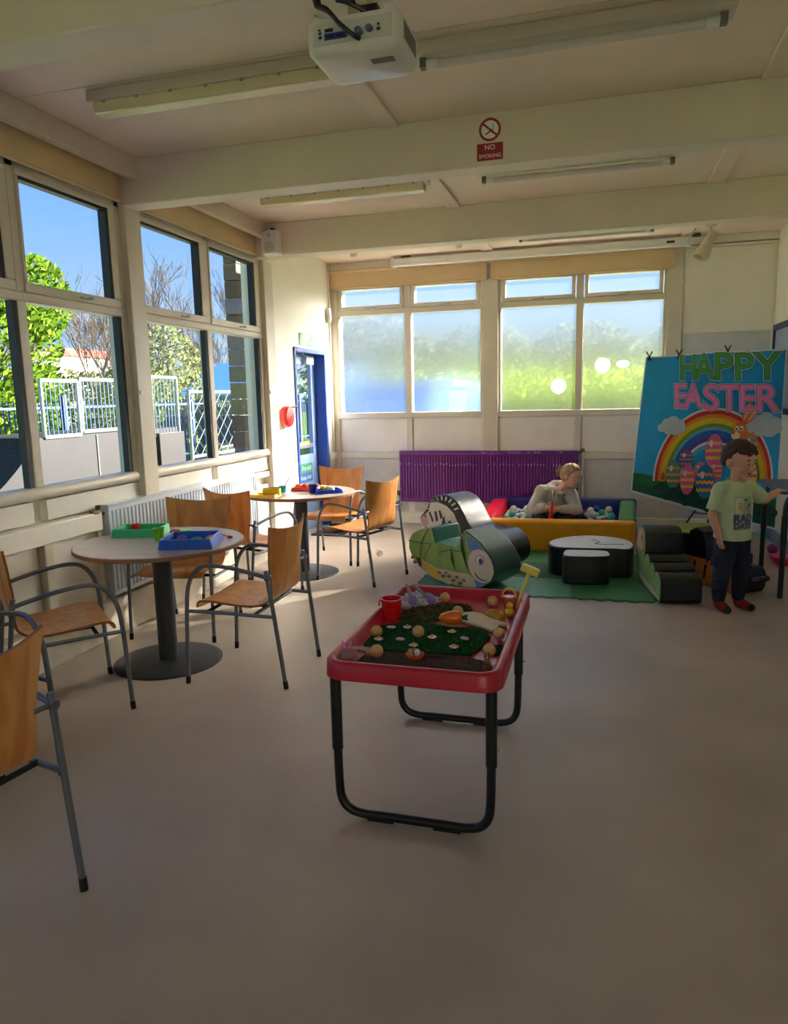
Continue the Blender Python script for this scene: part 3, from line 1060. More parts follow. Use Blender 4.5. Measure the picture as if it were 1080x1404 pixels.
def make_chair():
    t = thing('armchair', '', 'chair')
    chair_shell().build('seat_shell', [PLY, PLYE], t, ang=50)
    for s in (-1, 1):
        m = MB()
        m.tube(crom([(.29 * s, -.285, .0), (.289 * s, -.276, .20), (.287 * s, -.266, .42), (.286 * s, -.246, .56), (.284 * s, -.195, .645), (.282 * s, -.12, .675), (.276 * s, .02, .662), (.266 * s, .17, .628), (.263 * s, .212, .615)], 6), 0.0115, 10)
        a = m.build('arm_leg', GREYST, t)
        MB().cyl((.2902 * s, -.2855, 0), (.2896 * s, -.283, .042), 0.0132, n=12).build('foot_cap', CAP, a)
        m = MB()
        m.tube([(.25 * s, .285, 0), (.253 * s, .262, .19), (.257 * s, .237, .40), (.263 * s, .208, .63), (.262 * s, .203, .655)], 0.0115, 10)
        m.cyl((.260 * s, .212, .618), (.196 * s, .206, .618), 0.009, n=8)
        m.cyl((.2635 * s, .2, .615), (.2635 * s, .224, .615), 0.017, n=10)
        l = m.build('leg', GREYST, t)
        MB().cyl((.2495 * s, .2855, 0), (.2515 * s, .2805, .042), 0.0132, n=12).build('foot_cap', CAP, l)
        m = MB()
        m.tube([(.286 * s, -.262, .415), (.27 * s, -.1, .412), (.256 * s, .236, .40)], 0.0105, 8)
        m.build('seat_rail', GREYST, t)
    m = MB()
    m.tube([(-.272, -.15, .413), (.272, -.15, .413)], 0.010, 8)
    m.tube([(-.262, .12, .405), (.262, .12, .405)], 0.010, 8)
    for x in (-.12, .12):
        m.box(x - .02, x + .02, -.155, .125, .415, .432)
    m.build('cross_bar', BLACKR, t)
    return t

proto = make_chair()
CHAIRS = [
    (-1.895, 3.638, -89.0, 'wooden armchair pulled out from the tray table, its back to the red play table'),
    (-2.700, 4.235, 6.4, 'wooden armchair between the round table with trays and the white radiator'),
    (-2.676, 2.96, 138.1, 'wooden armchair below the window ledge facing the round table with the green tray'),
    (-2.670, 5.091, 164.3, 'wooden armchair with its back to the tray table, facing the far round table'),
    (-2.482, 6.49, -3.5, 'wooden armchair behind the far round table, near the blue door'),
    (-1.959, 5.824, -107.9, 'wooden armchair beside the far round table, its back to the rocking animals'),
    (-1.885, 1.53, 262, 'wooden armchair turned away, alone, with only its back and one leg showing'),
    (-2.53, 2.16, 70.0, 'wooden armchair partly hidden behind another chair back, arm and front leg showing'),
]
for i, (x, y, a, lb) in enumerate(CHAIRS):
    o = proto if i == 0 else copy_tree(proto)
    o.location = (x, y, 0)
    o.rotation_euler = (0, 0, math.radians(a))
    o['label'] = lb
    o['group'] = 'wooden armchairs'

# ------------------------------------------------------------------ round pedestal tables
TOP = wood('table_laminate', (196, 178, 160), (208, 190, 172), 0.25, (1, 6, 1), 4)
EDGE = mat('table_edge', (150, 112, 82), 0.5)
PED = mat('charcoal_metal', (62, 64, 68), 0.45, metal=0.3)
def round_table(x, y, lb):
    t = thing('round_table', lb, 'table', (x, y, 0), 0, 'round tables')
    m = MB()
    m.lathe([(.0, .738), (.478, .738)], n=64, cap=False)
    m.mi = 1
    m.lathe([(.478, .738), (.483, .734), (.483, .716), (.478, .712), (0.0, .712)], n=64, cap=False)
    m.build('tabletop', [TOP, EDGE], t)
    MB().lathe([(.056, .014), (.056, .700), (.12, .708), (.12, .712)], n=32).build('column', PED, t)
    MB().lathe([(.318, 0), (.318, .006), (.30, .012), (.10, .018), (.056, .022)], n=48).build('base', PED, t)
    return t
round_table(-2.485, 3.63, 'round pedestal table carrying a green tray and a blue tray')
round_table(-2.545, 5.86, 'round pedestal table with yellow and orange playdough trays near the door')

# ------------------------------------------------------------------ radiators
def radiator(name, lb, L, h, mt, pitch, depth=0.075):
    """local: x along the wall, front faces -y, z up from its lower edge"""
    t = thing(name, lb, 'radiator')
    poly = []
    n = int(L / pitch)
    for k in range(n):
        x = k * pitch
        poly += [(x, 0), (x + pitch * 0.58, 0), (x + pitch * 0.68, 0.012), (x + pitch * 0.90, 0.012)]
    poly += [(n * pitch, 0), (n * pitch, 0.02), (0, 0.02)]
    m = MB()
    m.prism(poly, lambda a, b: (a, b, 0.035), lambda a, b: (a, b, h - 0.045))
    m.build('front_panel', mt, t, smooth=False)
    m = MB()
    m.box(0, n * pitch, 0.0, 0.02, h - 0.047, h - 0.012)
    m.box(0, n * pitch, 0.0, 0.02, 0.0, 0.037)
    m.build('edge_rail', mt, t, bevel=0.006)
    m = MB()
    m.box(0.0, n * pitch, 0.0, depth, h - 0.012, h)
    m.box(-0.004, 0.0, 0.0, depth, 0.0, h)
    m.box(n * pitch, n * pitch + 0.004, 0.0, depth, 0.0, h)
    m.build('casing', mt, t, bevel=0.002)
    MB().box(0.01, n * pitch - 0.01, depth - 0.018, depth, 0.01, h - 0.03).build('back_panel', mt, t)
    return t, n * pitch

WRAD = mat('white_enamel', (196, 208, 222), 0.35, var=0.06, scale=3)
PURP = mat('purple_enamel', (112, 34, 134), 0.4, var=0.08, scale=3)
r1, l1 = radiator('radiator', 'long white panel radiator under the clear side windows', 2.15, 0.615, WRAD, 0.0415)
r1.location = (-3.09, 3.97, 0.275)
r1.rotation_euler = (0, 0, PI / 2)
m = MB()
m.cyl((-0.05, 0.04, 0.56), (0.0, 0.04, 0.56), 0.012, n=8)
m.lathe([(.012, 0), (.022, .008), (.022, .05), (.016, .055)], (-0.12, 0.04, 0.575), 12, RY(PI / 2))
m.lathe([(.010, 0), (.018, .008), (.018, .03)], (-0.05, 0.04, 0.59), 10)
m.build('valve', mat('brass_valve', (120, 110, 92), 0.4, metal=0.8), r1)
m = MB()
m.tube([(-0.06, 0.05, 0.55), (-0.06, 0.05, 0.06), (-0.055, 0.05, -0.02)], 0.014, 10)
m.tube([(-0.02, 0.06, 0.45), (-0.02, 0.06, 0.0)], 0.010, 8)
m.build('pipe', mat('painted_pipe', (214, 204, 186), 0.5), r1)
r2, l2 = radiator('radiator', 'large chipped purple radiator below the obscured end windows', 2.14, 0.618, PURP, 0.0357)
r2.location = (-2.34, 8.44, 0.28)
CHIP = mat('bare_chip', (222, 216, 206), 0.6)
rc = random.Random(5)
m = MB()
for k in range(int(l2 / 0.0357)):
    if rc.random() < 0.75:
        x = k * 0.0357 + 0.0085
        z = 0.445 + rc.uniform(-0.008, 0.008)
        m.box(x, x + 0.006, -0.0012, 0.0, z, z + rc.uniform(0.012, 0.03))
for k in range(12):
    x = rc.uniform(0.05, l2 - 0.1)
    m.box(x, x + rc.uniform(0.01, 0.05), -0.0012, 0.0, 0.598, 0.604)
stuff(m.build('paint_chips', CHIP, r2))
m = MB()
m.tube([(l2 + 0.05, 0.06, 0.62), (l2 + 0.05, 0.06, -0.15)], 0.014, 10)
m.tube([(-0.04, 0.06, 0.06), (-0.04, 0.06, -0.15)], 0.012, 10)
m.build('pipe', mat('painted_pipe', (214, 204, 186), 0.5), r2)
m = MB()
m.lathe([(.012, 0), (.020, .006), (.020, .035), (.01, .04)], (l2 + 0.05, 0.06, 0.60), 12)
m.cyl((l2, 0.06, 0.60), (l2 + 0.06, 0.06, 0.60), 0.01, n=8)
m.lathe([(.012, 0), (.022, .006), (.022, .05), (.01, .055)], (-0.04, 0.06, 0.07), 12)
m.cyl((-0.05, 0.06, 0.06), (0.0, 0.06, 0.06), 0.01, n=8)
m.build('valve', mat('brass_valve', (120, 110, 92), 0.4, metal=0.8), r2)

# ------------------------------------------------------------------ ceiling battens with fluorescent tubes
LBODY = mat('luminaire_body', (212, 202, 188), 0.4, var=0.04)
TUBE = mat('tube_glass', (214, 206, 204), 0.2, var=0.02)
DIFF = mat('yellowed_diffuser', (226, 214, 178), 0.25, var=0.05, bump=0.15, bscale=220)
def luminaire(x0, x1, y, lb, cover):
    t = thing('fluorescent_light', lb, 'light', ((x0 + x1) / 2, y, ZC), 0, 'ceiling strip lights')
    MB(t).box(x0, x1, y - 0.065, y + 0.065, ZC - 0.058, ZC).build('housing', LBODY, t, bevel=0.004)
    for xe in (x0 + 0.03, x1 - 0.06):
        MB(t).box(xe, xe + 0.03, y - 0.02, y + 0.02, ZC - 0.10, ZC - 0.055).build('lamp_holder', mat('holder_grey', (110, 106, 100), 0.5) if not cover else WPLAST, t)
    MB(t).cyl((x0 + 0.06, y, ZC - 0.085), (x1 - 0.06, y, ZC - 0.085), 0.019 if not cover else 0.016, n=14).build('tube', TUBE, t)
    if cover:
        m = MB(t)
        m.prism([(y - 0.058, ZC - 0.058), (y + 0.058, ZC - 0.058), (y + 0.05, ZC - 0.105), (y + 0.042, ZC - 0.112), (y - 0.042, ZC - 0.112), (y - 0.05, ZC - 0.105)],
                lambda a, b: (x0 + 0.03, a, b), lambda a, b: (x1 - 0.03, a, b))
        m.build('diffuser', DIFF, t, bevel=0.004)
        for k in range(7):
            x = x0 + 0.1 + k * (x1 - x0 - 0.2) / 6
            MB(t).box(x - 0.008, x + 0.008, y - 0.063, y - 0.056, ZC - 0.068, ZC - 0.056).build('clip', mat('clip_tan', (170, 150, 120), 0.5), t)
    else:
        for xe in (x0 + 0.06, x1 - 0.11):
            MB(t).cyl((xe, y, ZC - 0.085), (xe + 0.05, y, ZC - 0.085), 0.0215, n=14).build('tube_cap', WPLAST, t)
    return t
luminaire(-2.60, -1.22, 3.50, 'strip light with a yellowed cover left of the projector', True)
luminaire(-0.87, 0.50, 3.53, 'bare tube strip light right of the projector', False)
luminaire(-2.61, -1.25, 5.45, 'strip light with a cover between the two beams', True)
luminaire(-0.885, 0.47, 5.45, 'bare tube strip light behind the no smoking sign', False)
luminaire(-0.85, 0.48, 7.60, 'strip light tucked behind the last beam above the screen', False)

# ------------------------------------------------------------------ projector
pj = thing('projector', 'white ceiling projector hanging from the beam with its sockets showing', 'projector', (-0.77, 2.44, 2.622))
PB = mat('projector_white', (214, 210, 202), 0.3, var=0.03)
m = MB(pj)
prof = [(-0.16, 0.0), (0.16, 0.0), (0.165, 0.03), (0.16, 0.105), (-0.16, 0.105), (-0.165, 0.03)]
out = rrect(-0.93, -0.618, 2.335, 2.575, 0.03, 4)
nn = len(out)
def ring(s, z, cx=-0.774, cy=2.455):
    return [(cx + (x - cx) * s, cy + (y - cy) * s, z) for x, y in out]
rings = [ring(0.80, 2.622), ring(0.90, 2.627), ring(0.985, 2.648), ring(1.0, 2.662), ring(1.0, 2.745), ring(0.97, 2.76)]
vs = [p for r in rings for p in r]
fs = [tuple(reversed(range(nn))), tuple((len(rings) - 1) * nn + k for k in range(nn))]
for j in range(len(rings) - 1):
    for k in range(nn):
        fs.append((j * nn + k, j * nn + (k + 1) % nn, (j + 1) * nn + (k + 1) % nn, (j + 1) * nn + k))
m.add(vs, fs)
body = m.build('body', PB, pj, ang=50)
MB(pj).box(-0.905, -0.645, 2.3325, 2.336, 2.662, 2.74).build('socket_panel', mat('socket_grey', (196, 193, 186), 0.4), body)
PORTB = mat('vga_blue', (40, 60, 160), 0.4)
m = MB(pj)
m.box(-0.865, -0.790, 2.329, 2.3325, 2.677, 2.700)
m.build('video_sockets', PORTB, body)
for (a, b, c, d) in ((-0.862, -0.835, 2.704, 2.716), (-0.782, -0.768, 2.681, 2.689), (-0.883, -0.874, 2.70, 2.707), (-0.883, -0.873, 2.683, 2.692), (-0.884, -0.876, 2.712, 2.718), (-0.690, -0.682, 2.70, 2.708), (-0.692, -0.680, 2.682, 2.692), (-0.858, -0.831, 2.682, 2.693), (-0.825, -0.799, 2.682, 2.693)):
    MB(pj).box(a, b, 2.3275, 2.3292, c, d).build('socket', BPLAST, body)
MB(pj).box(-0.735, -0.66, 2.40, 2.43, 2.618, 2.624).build('filter_grille', mat('grille_grey', (96, 94, 92), 0.5), body)
m = MB(pj)
for k in range(9):
    m.box(-0.6195, -0.6165, 2.38 + k * 0.017, 2.388 + k * 0.017, 2.67, 2.735)
m.build('side_vent', mat('grille_grey', (96, 94, 92), 0.5), body)
for (x, y) in ((-0.90, 2.37), (-0.66, 2.36), (-0.64, 2.54)):
    MB(pj).lathe([(.014, 0), (.016, .012), (.016, .022), (.008, .026)], (x, y, 2.758), 12).build('screw_foot', PB, body)
MB(pj).lathe([(.04, 0), (.042, .02), (.036, .03)], (-0.72, 2.57, 2.69), 20, RX(-PI / 2)).build('lens', BPLAST, body)
m = MB(pj)
m.box(-0.815, -0.745, 2.415, 2.485, 2.72, 2.86)
m.box(-0.84, -0.72, 2.40, 2.50, 2.842, 2.86)
m.build('ceiling_mount', mat('mount_cream', (190, 176, 150), 0.5, var=0.1), pj, bevel=0.004)
m = MB(pj)
m.tube(crom([(-0.97, 2.385, 2.858), (-0.90, 2.34, 2.80), (-0.84, 2.30, 2.765), (-0.80, 2.29, 2.72), (-0.765, 2.305, 2.692), (-0.748, 2.328, 2.686)], 6), 0.0075, 8)
m.build('video_cable', BPLAST, pj)
m = MB(pj)
m.tube(crom([(-0.86, 2.32, 2.80), (-0.80, 2.34, 2.795), (-0.74, 2.37, 2.778)], 6), 0.006, 8)
m.box(-0.755, -0.70, 2.365, 2.41, 2.745, 2.79)
m.build('power_cable', BPLAST, pj)
m = MB(pj)
m.cyl((-0.748, 2.31, 2.686), (-0.748, 2.334, 2.686), 0.012, n=10)
m.cyl((-0.715, 2.315, 2.692), (-0.715, 2.334, 2.692), 0.011, n=10)
m.build('cable_plug', mat('plug_blue_grey', (90, 104, 140), 0.4), pj)

for o in [body] + list(body.children) + [c for c in pj.children if c.name.startswith(('cable_plug', 'video_cable', 'power_cable'))]:
    for v in o.data.vertices:
        if o.name.startswith(('video_cable', 'power_cable')):
            if v.co.z < 0.17:
                v.co.z -= 0.032 * min(1.0, (0.24 - v.co.z) / 0.1)
        else:
            v.co.z *= 0.80

# ------------------------------------------------------------------ signs on the beam
SRED = mat('sign_red', (158, 32, 40), 0.5, var=0.04)
TXY = Matrix(((1, 0, 0, 0), (0, 0, -1, 0), (0, 1, 0, 0), (0, 0, 0, 1)))    # text in the xz plane facing -y
yb = 4.42
sg = thing('prohibition_sign', 'round red and white no smoking symbol on the beam', 'sign', (-0.648, yb, 3.055))
MB(sg).lathe([(.0, 0), (.062, 0), (.062, .002), (0, .002)], (-0.648, yb, 3.055), 32, RX(PI / 2), cap=False).build('disc', MW, sg)
m = MB(sg)
m.lathe([(.050, .002), (.063, .002), (.063, .004), (.050, .004), (.050, .002)], (-0.648, yb, 3.055), 32, RX(PI / 2), cap=False)
m.build('ring', SRED, sg)
m = MB(sg)
m.obox((-0.648, yb - 0.004, 3.055), (0.106, 0.002, 0.011), RY(math.radians(40)))
m.build('slash', SRED, sg)
m = MB(sg)
m.obox((-0.652, yb - 0.003, 3.042), (0.05, 0.001, 0.007), RY(math.radians(-28)))
m.tube([(-0.63, yb - 0.003, 3.056), (-0.625, yb - 0.003, 3.066), (-0.633, yb - 0.003, 3.074), (-0.628, yb - 0.003, 3.084)], 0.0015, 5)
m.build('cigarette', BLACKR, sg)
sg = thing('text_sign', 'small red plate reading NO SMOKING under the round symbol', 'sign', (-0.648, yb, 2.935))
MB(sg).box(-0.723, -0.573, yb - 0.003, yb, 2.89, 2.982).build('plate', SRED, sg)
text_mesh('NO', 0.038, T(-0.648, yb - 0.004, 2.958) @ TXY, MW, 'lettering', sg, sg, spacing=1.05)
text_mesh('SMOKING', 0.029, T(-0.648, yb - 0.004, 2.912) @ TXY, MW, 'lettering', sg, sg)

# fire exit sign above the blue door
sg = thing('exit_sign', 'green fire exit sign above the blue door', 'sign', (XL, 7.73, 2.20))
MB(sg).box(XL, XL + 0.006, 7.50, 7.96, 2.135, 2.27).build('plate', mat('exit_green', (72, 160, 104), 0.5), sg)
text_mesh('Fire', 0.06, T(XL + 0.008, 7.59, 2.228) @ RWp, MW, 'lettering', sg, sg)
text_mesh('exit', 0.06, T(XL + 0.008, 7.59, 2.172) @ RWp, MW, 'lettering', sg, sg)
m = MB(sg)
m.box(XL + 0.006, XL + 0.008, 7.69, 7.80, 2.15, 2.255)
m.build('door_symbol', MW, sg)
m = MB(sg)
m.box(XL + 0.0075, XL + 0.009, 7.715, 7.775, 2.15, 2.215)
m.sphere((XL + 0.008, 7.735, 2.232), 0.012, 10, 6, (0.2, 1, 1))
m.build('running_figure', mat('exit_green', (72, 160, 104), 0.5), sg)
m = MB(sg)
m.prism([(7.86, 2.255), (7.90, 2.255), (7.90, 2.20), (7.925, 2.20), (7.88, 2.15), (7.835, 2.20), (7.86, 2.20)], lambda a, b: (XL + 0.006, a, b), lambda a, b: (XL + 0.008, a, b))
m.build('arrow', MW, sg)

# ------------------------------------------------------------------ small wall and ceiling fittings
t = thing('loudspeaker', 'small white loudspeaker hung at the end of the second beam', 'speaker', (-2.91, 6.36, 2.95))
MB(t).box(-2.99, -2.835, 6.24, 6.345, 2.85, 3.06).build('cabinet', WPLAST, t, bevel=0.012, seg=3)
MB(t).box(-2.98, -2.845, 6.233, 6.24, 2.86, 3.05).build('grille', mat('grille_cloth', (206, 204, 196), 0.8, bump=0.2, bscale=300), t, bevel=0.004)
MB(t).lathe([(0, 0), (.05, 0), (.05, .003), (0, .003)], (-2.912, 6.233, 2.915), 24, RX(PI / 2), cap=False).build('woofer', mat('cone_grey', (176, 174, 170), 0.7), t)
MB(t).lathe([(0, 0), (.02, 0), (.02, .003), (0, .003)], (-2.912, 6.233, 3.015), 16, RX(PI / 2), cap=False).build('tweeter', mat('cone_grey', (176, 174, 170), 0.7), t)
MB(t).tube([(-2.91, 6.29, 3.06), (-2.91, 6.30, 3.085), (-2.91, 6.38, 3.09)], 0.009, 8).build('bracket', BPLAST, t)

t = thing('fire_bell', 'red domed fire bell on a white back plate beside the blue door', 'bell', (XL, 6.97, 1.37))
MB(t).lathe([(.13, 0), (.13, .02), (.12, .028)], (XL, 6.97, 1.37), 32, RY(PI / 2)).build('back_plate', WPLAST, t)
MB(t).lathe([(.112, .028), (.112, .075), (.098, .098), (.06, .108), (.0, .110)], (XL, 6.97, 1.37), 32, RY(PI / 2), cap=False).build('gong', mat('bell_red', (206, 38, 46), 0.3, coat=0.3), t)
MB(t).cyl((XL + 0.05, 7.03, 1.47), (XL + 0.05, 7.26, 1.47), 0.012, n=10).build('bracket_rod', BPLAST, t)
text_mesh('FIRE', 0.03, T(XL + 0.111, 6.97, 1.37) @ RWp, BPLAST, 'lettering', t, t)

t = thing('motion_sensor', 'white motion sensor box in the corner above the door', 'sensor', (XL, 8.38, 2.5))
MB(t).box(XL, XL + 0.05, 8.34, 8.41, 2.45, 2.62).build('body', WPLAST, t, bevel=0.012)
MB(t).box(XL + 0.05, XL + 0.056, 8.35, 8.40, 2.48, 2.56).build('lens', mat('sensor_lens', (236, 236, 232), 0.2), t, bevel=0.004)
tag(setbase(MB().tube([(XL + 0.012, 8.44, 3.14), (XL + 0.012, 8.44, 0.9)], 0.010, 8).build('wall_conduit', WHITE), XL + 0.012, 8.44, 0.9), 'thin white conduit running down the corner by the sensor', 'conduit')

for (x, y, lb) in ((-2.69, 7.95, 'cream smoke detector on the ceiling near the motion sensor'), (-1.49, 7.9, 'cream smoke detector above the middle of the screen case'), (-0.28, 7.80, 'cream smoke detector by the strip light over the screen')):
    t = thing('smoke_detector', lb, 'detector', (x, y, ZC), 0, 'smoke detectors')
    MB(t).lathe([(.05, 0), (.05, -.012), (.045, -.02)], (x, y, ZC), 20).build('base', WPLAST, t)
    MB(t).lathe([(.032, -.02), (.036, -.028), (.034, -.045), (.02, -.055)], (x, y, ZC), 20).build('cap', mat('aged_cream', (220, 206, 170), 0.4), t)

t = thing('projection_screen', 'long white roll up projection screen case above the end windows', 'screen', (-0.78, 8.36, 3.06))
m = MB(t)
m.prism(rrect(8.31, 8.41, 3.035, 3.125, 0.02, 3), lambda a, b: (-2.33, a, b), lambda a, b: (0.83, a, b))
m.build('case', WPLAST, t)
for x in (-2.345, 0.845):
    MB(t).box(x - 0.02, x + 0.02, 8.305, 8.415, 3.03, 3.13).build('end_cap', WPLAST, t, bevel=0.008)
MB(t).box(0.62, 0.70, 8.303, 8.309, 3.065, 3.09).build('badge', mat('badge_dark', (70, 74, 80), 0.4), t, bevel=0.002)
m = MB(t)
for x in (-2.2, 0.9):
    m.box(x - 0.05, x + 0.05, 8.34, 8.38, 3.12, ZC)
m.build('bracket', mat('rust_bracket', (110, 84, 60), 0.7), t)

t = thing('spotlight', 'cream bullet spotlight tilted down from the ceiling near the banner', 'light', (1.0, 7.95, ZC))
MB(t).lathe([(.05, 0), (.05, -.02), (.03, -.028)], (1.0, 7.95, ZC), 20).build('base', mat('spot_cream', (206, 196, 172), 0.4), t)
MB(t).cyl((1.0, 7.95, ZC - 0.02), (1.0, 7.95, ZC - 0.09), 0.011, n=10).build('stem', mat('spot_cream', (206, 196, 172), 0.4), t)
Rs = Vector((-0.42, -0.15, -0.9)).to_track_quat('Z', 'Y').to_matrix().to_4x4()
MB(t).lathe([(.02, -.035), (.040, -.025), (.046, .02), (.056, .11), (.078, .24), (.073, .242), (.063, .19)], (1.01, 7.955, ZC - 0.10), 24, Rs, cap=False).build('shade', mat('spot_cream', (206, 196, 172), 0.4), t)
MB(t).lathe([(.0, .188), (.064, .19)], (1.01, 7.955, ZC - 0.10), 24, Rs, cap=False).build('bulb_face', BPLAST, t)
m = MB()
m.tube([(0.86, 8.0, 3.125), (0.86, 8.49, 3.125)], 0.008, 6)
m.tube([(0.86, 8.49, 3.06), (1.72, 8.49, 3.06)], 0.008, 6)
tag(setbase(m.build('surface_cable', mat('cable_grey', (150, 140, 130), 0.6)), 1.2, 8.49, 3.06), 'thin cable run along the top of the end wall', 'cable')

# blue framed board on the right wall
t = thing('framed_board', 'grey board with a dark blue frame on the side wall by the banner', 'board', (XR, 7.5, 1.5))
m = MB(t)
for (a, b, c, d) in ((8.40, 8.45, 1.3, 2.2), (6.6, 6.65, 1.3, 2.2), (6.65, 8.40, 2.14, 2.2), (6.65, 8.40, 1.3, 1.36)):
    m.box(XR - 0.03, XR, a, b, c, d)
m.build('frame', mat('navy_frame', (30, 44, 92), 0.4), t, bevel=0.004)
MB(t).box(XR - 0.012, XR, 6.65, 8.40, 1.36, 2.14).build('panel', mat('board_grey', (150, 166, 194), 0.3), t)
# ------------------------------------------------------------------ red play table
RED = mat('red_plastic', (186, 24, 50), 0.35, var=0.05, coat=0.2)
X0, X1, Y0, Y1 = -0.948, -0.298, 2.285, 3.385
rt = thing('play_table', 'red plastic tuff tray table on black tube legs filled with an Easter garden', 'table', ((X0 + X1) / 2, (Y0 + Y1) / 2, 0))
m = MB(rt)
def rring(d, z, r):
    return [(x, y, z) for x, y in rrect(X0 + d, X1 - d, Y0 + d, Y1 - d, r, 6)]
rings = [rring(.055, .572, .05), rring(.045, .580, .055), rring(.034, .612, .06), rring(.026, .621, .065), rring(.010, .621, .075), rring(.002, .612, .08), rring(0.0, .556, .08), rring(.008, .552, .075), rring(.03, .552, .06), rring(.045, .548, .055), rring(.06, .545, .05)]
n = len(rings[0])
vs = [p for r in rings for p in r]
fs = [tuple(range(n)), tuple((len(rings) - 1) * n + k for k in range(n))]
for j in range(len(rings) - 1):
    for k in range(n):
        fs.append((j * n + k, j * n + (k + 1) % n, (j + 1) * n + (k + 1) % n, (j + 1) * n + k))
m.add(vs, fs)
m.build('tray', RED, rt, ang=50)
BLK = mat('black_tube', (16, 16, 18), 0.35, var=0.05, coat=0.2)
for y in (2.335, 3.20):
    m = MB(rt)
    m.tube(crom([(X0 + .04, y, .30), (X0 + .043, y, .13), (X0 + .052, y, .068), (X0 + .08, y, .034), (X0 + .13, y, .0205), (X0 + .22, y, .0205), (X1 - .22, y, .0205), (X1 - .13, y, .0205), (X1 - .08, y, .034), (X1 - .052, y, .068), (X1 - .043, y, .13), (X1 - .04, y, .30)], 5), 0.0165, 12)
    u = m.build('leg_frame', BLK, rt)
    for x in (X0 + .04, X1 - .04):
        MB(rt).cyl((x, y, .27), (x, y, .552), 0.0205, n=16).build('upper_leg', BLK, rt)
    for x in (X0 + .15, X1 - .25):
        MB(rt).box(x, x + .10, y - .012, y + .012, 0.0, .010).build('foot_pad', BLACKR, rt)
    for x in (X1 - .04,):
        MB(rt).cyl((x + .018, y, .335), (x + .03, y, .335), 0.006, n=8).build('adjuster_button', STEEL, rt)

ZT = 0.5735      # tray floor
def q(x, y):
    return (x * 0.985, y * 0.985)

# artificial turf
def turf_mat(name, c):
    return mat(name, c, 0.9, var=0.3, scale=90, bump=0.6, bscale=220, spec=0.1)
def turf(poly, lb, c, h=0.012, seed=1, nblade=2600):
    cx = sum(p[0] for p in poly) / len(poly)
    cy = sum(p[1] for p in poly) / len(poly)
    t = thing('turf_patch', lb, 'artificial grass', (cx, cy, ZT))
    m = MB(t)
    m.prism(poly, lambda a, b: (a, b, ZT), lambda a, b: (a, b, ZT + h * 0.5))
    m.build('backing', turf_mat('turf_back', (30, 74, 34)), t, smooth=False)
    rng = random.Random(seed)
    xs = [p[0] for p in poly]
    ys = [p[1] for p in poly]
    m = MB(t)
    k = 0
    while k < nblade:
        x, y = rng.uniform(min(xs), max(xs)), rng.uniform(min(ys), max(ys))
        c = False
        for i in range(len(poly)):
            (ax, ay), (bx, by) = poly[i], poly[i - 1]
            if (ay > y) != (by > y) and x < (bx - ax) * (y - ay) / (by - ay) + ax:
                c = not c
        if not c:
            continue
        a = rng.uniform(0, PI)
        d = Vector((math.cos(a), math.sin(a), 0)) * 0.0022
        tip = Vector((x + rng.uniform(-.006, .006), y + rng.uniform(-.006, .006), ZT + h * rng.uniform(0.8, 1.25)))
        p = Vector((x, y, ZT + h * 0.4))
        m.mi = rng.randrange(2)
        m.add([p - d, p + d, tip], [(0, 1, 2)])
        k += 1
    stuff(m.build('blades', [turf_mat('turf_blade', (44, 110, 46)), turf_mat('turf_blade_light', (66, 132, 56))], t, smooth=False))
    return t
turf([q(*p) for p in [(-0.90, 2.64), (-0.905, 2.80), (-0.90, 2.89), (-0.827, 2.955), (-0.695, 2.965), (-0.614, 2.937), (-0.50, 2.945), (-0.45, 2.92), (-0.416, 2.854), (-0.433, 2.709), (-0.461, 2.618), (-0.612, 2.612), (-0.848, 2.60)]],
     'dark green artificial turf mat in the middle of the red tray', (44, 110, 46))
turf([q(*p) for p in ellipse(-0.372, 2.70, 0.05, 0.055, 12)], 'small round scrap of green turf at the red tray side', (44, 110, 46), 0.011, 3, 260)

def heap(name, lb, cat, poly, h, mt, seed, n=26, bits=None, bitn=0, bitsize=0.01):
    cx = sum(p[0] for p in poly) / len(poly)
    cy = sum(p[1] for p in poly) / len(poly)
    rng = random.Random(seed)
    m = MB()
    rings = []
    K = 6
    N = len(poly)
    vs, fs = [], []
    for j in range(K + 1):
        s = 1 - j / K
        for (x, y) in poly:
            z = h * (1 - s ** 2.2) * (1 + rng.uniform(-.18, .18)) if j else 0
            vs.append(((cx + (x - cx) * s), (cy + (y - cy) * s), ZT + z))
    for j in range(K):
        for k in range(N):
            fs.append((j * N + k, j * N + (k + 1) % N, (j + 1) * N + (k + 1) % N, (j + 1) * N + k))
    m.add(vs, fs)
    mats = [mt]
    if bits:
        mats += bits
        for _ in range(bitn):
            i = rng.randrange(N)
            a, b = poly[i], poly[(i + 1) % N]
            t = rng.random()
            s = rng.random() ** 0.5 * 1.02
            x = cx + (a[0] + (b[0] - a[0]) * t - cx) * s
            y = cy + (a[1] + (b[1] - a[1]) * t - cy) * s
            z = ZT + h * (1 - min(1, s) ** 2.2) + rng.uniform(0, bitsize * 0.4)
            d = Vector((rng.uniform(-1, 1), rng.uniform(-1, 1), rng.uniform(-.3, .6))).normalized() * bitsize * rng.uniform(.6, 1.3)
            o = d.orthogonal().normalized() * bitsize * 0.18
            p = Vector((x, y, z))
            m.mi = 1 + rng.randrange(len(bits))
            m.add([p - d - o, p + d - o, p + d + o, p - d + o], [(0, 1, 2, 3)])
    o = m.build(name, mats, None, smooth=True)
    setbase(o, cx, cy, ZT)
    tag(o, lb, cat)
    return stuff(o)
def dense(poly, n=4):
    out = []
    for i in range(len(poly)):
        a, b = poly[i], poly[(i + 1) % len(poly)]
        for k in range(n):
            out.append((a[0] + (b[0] - a[0]) * k / n, a[1] + (b[1] - a[1]) * k / n))
    return out
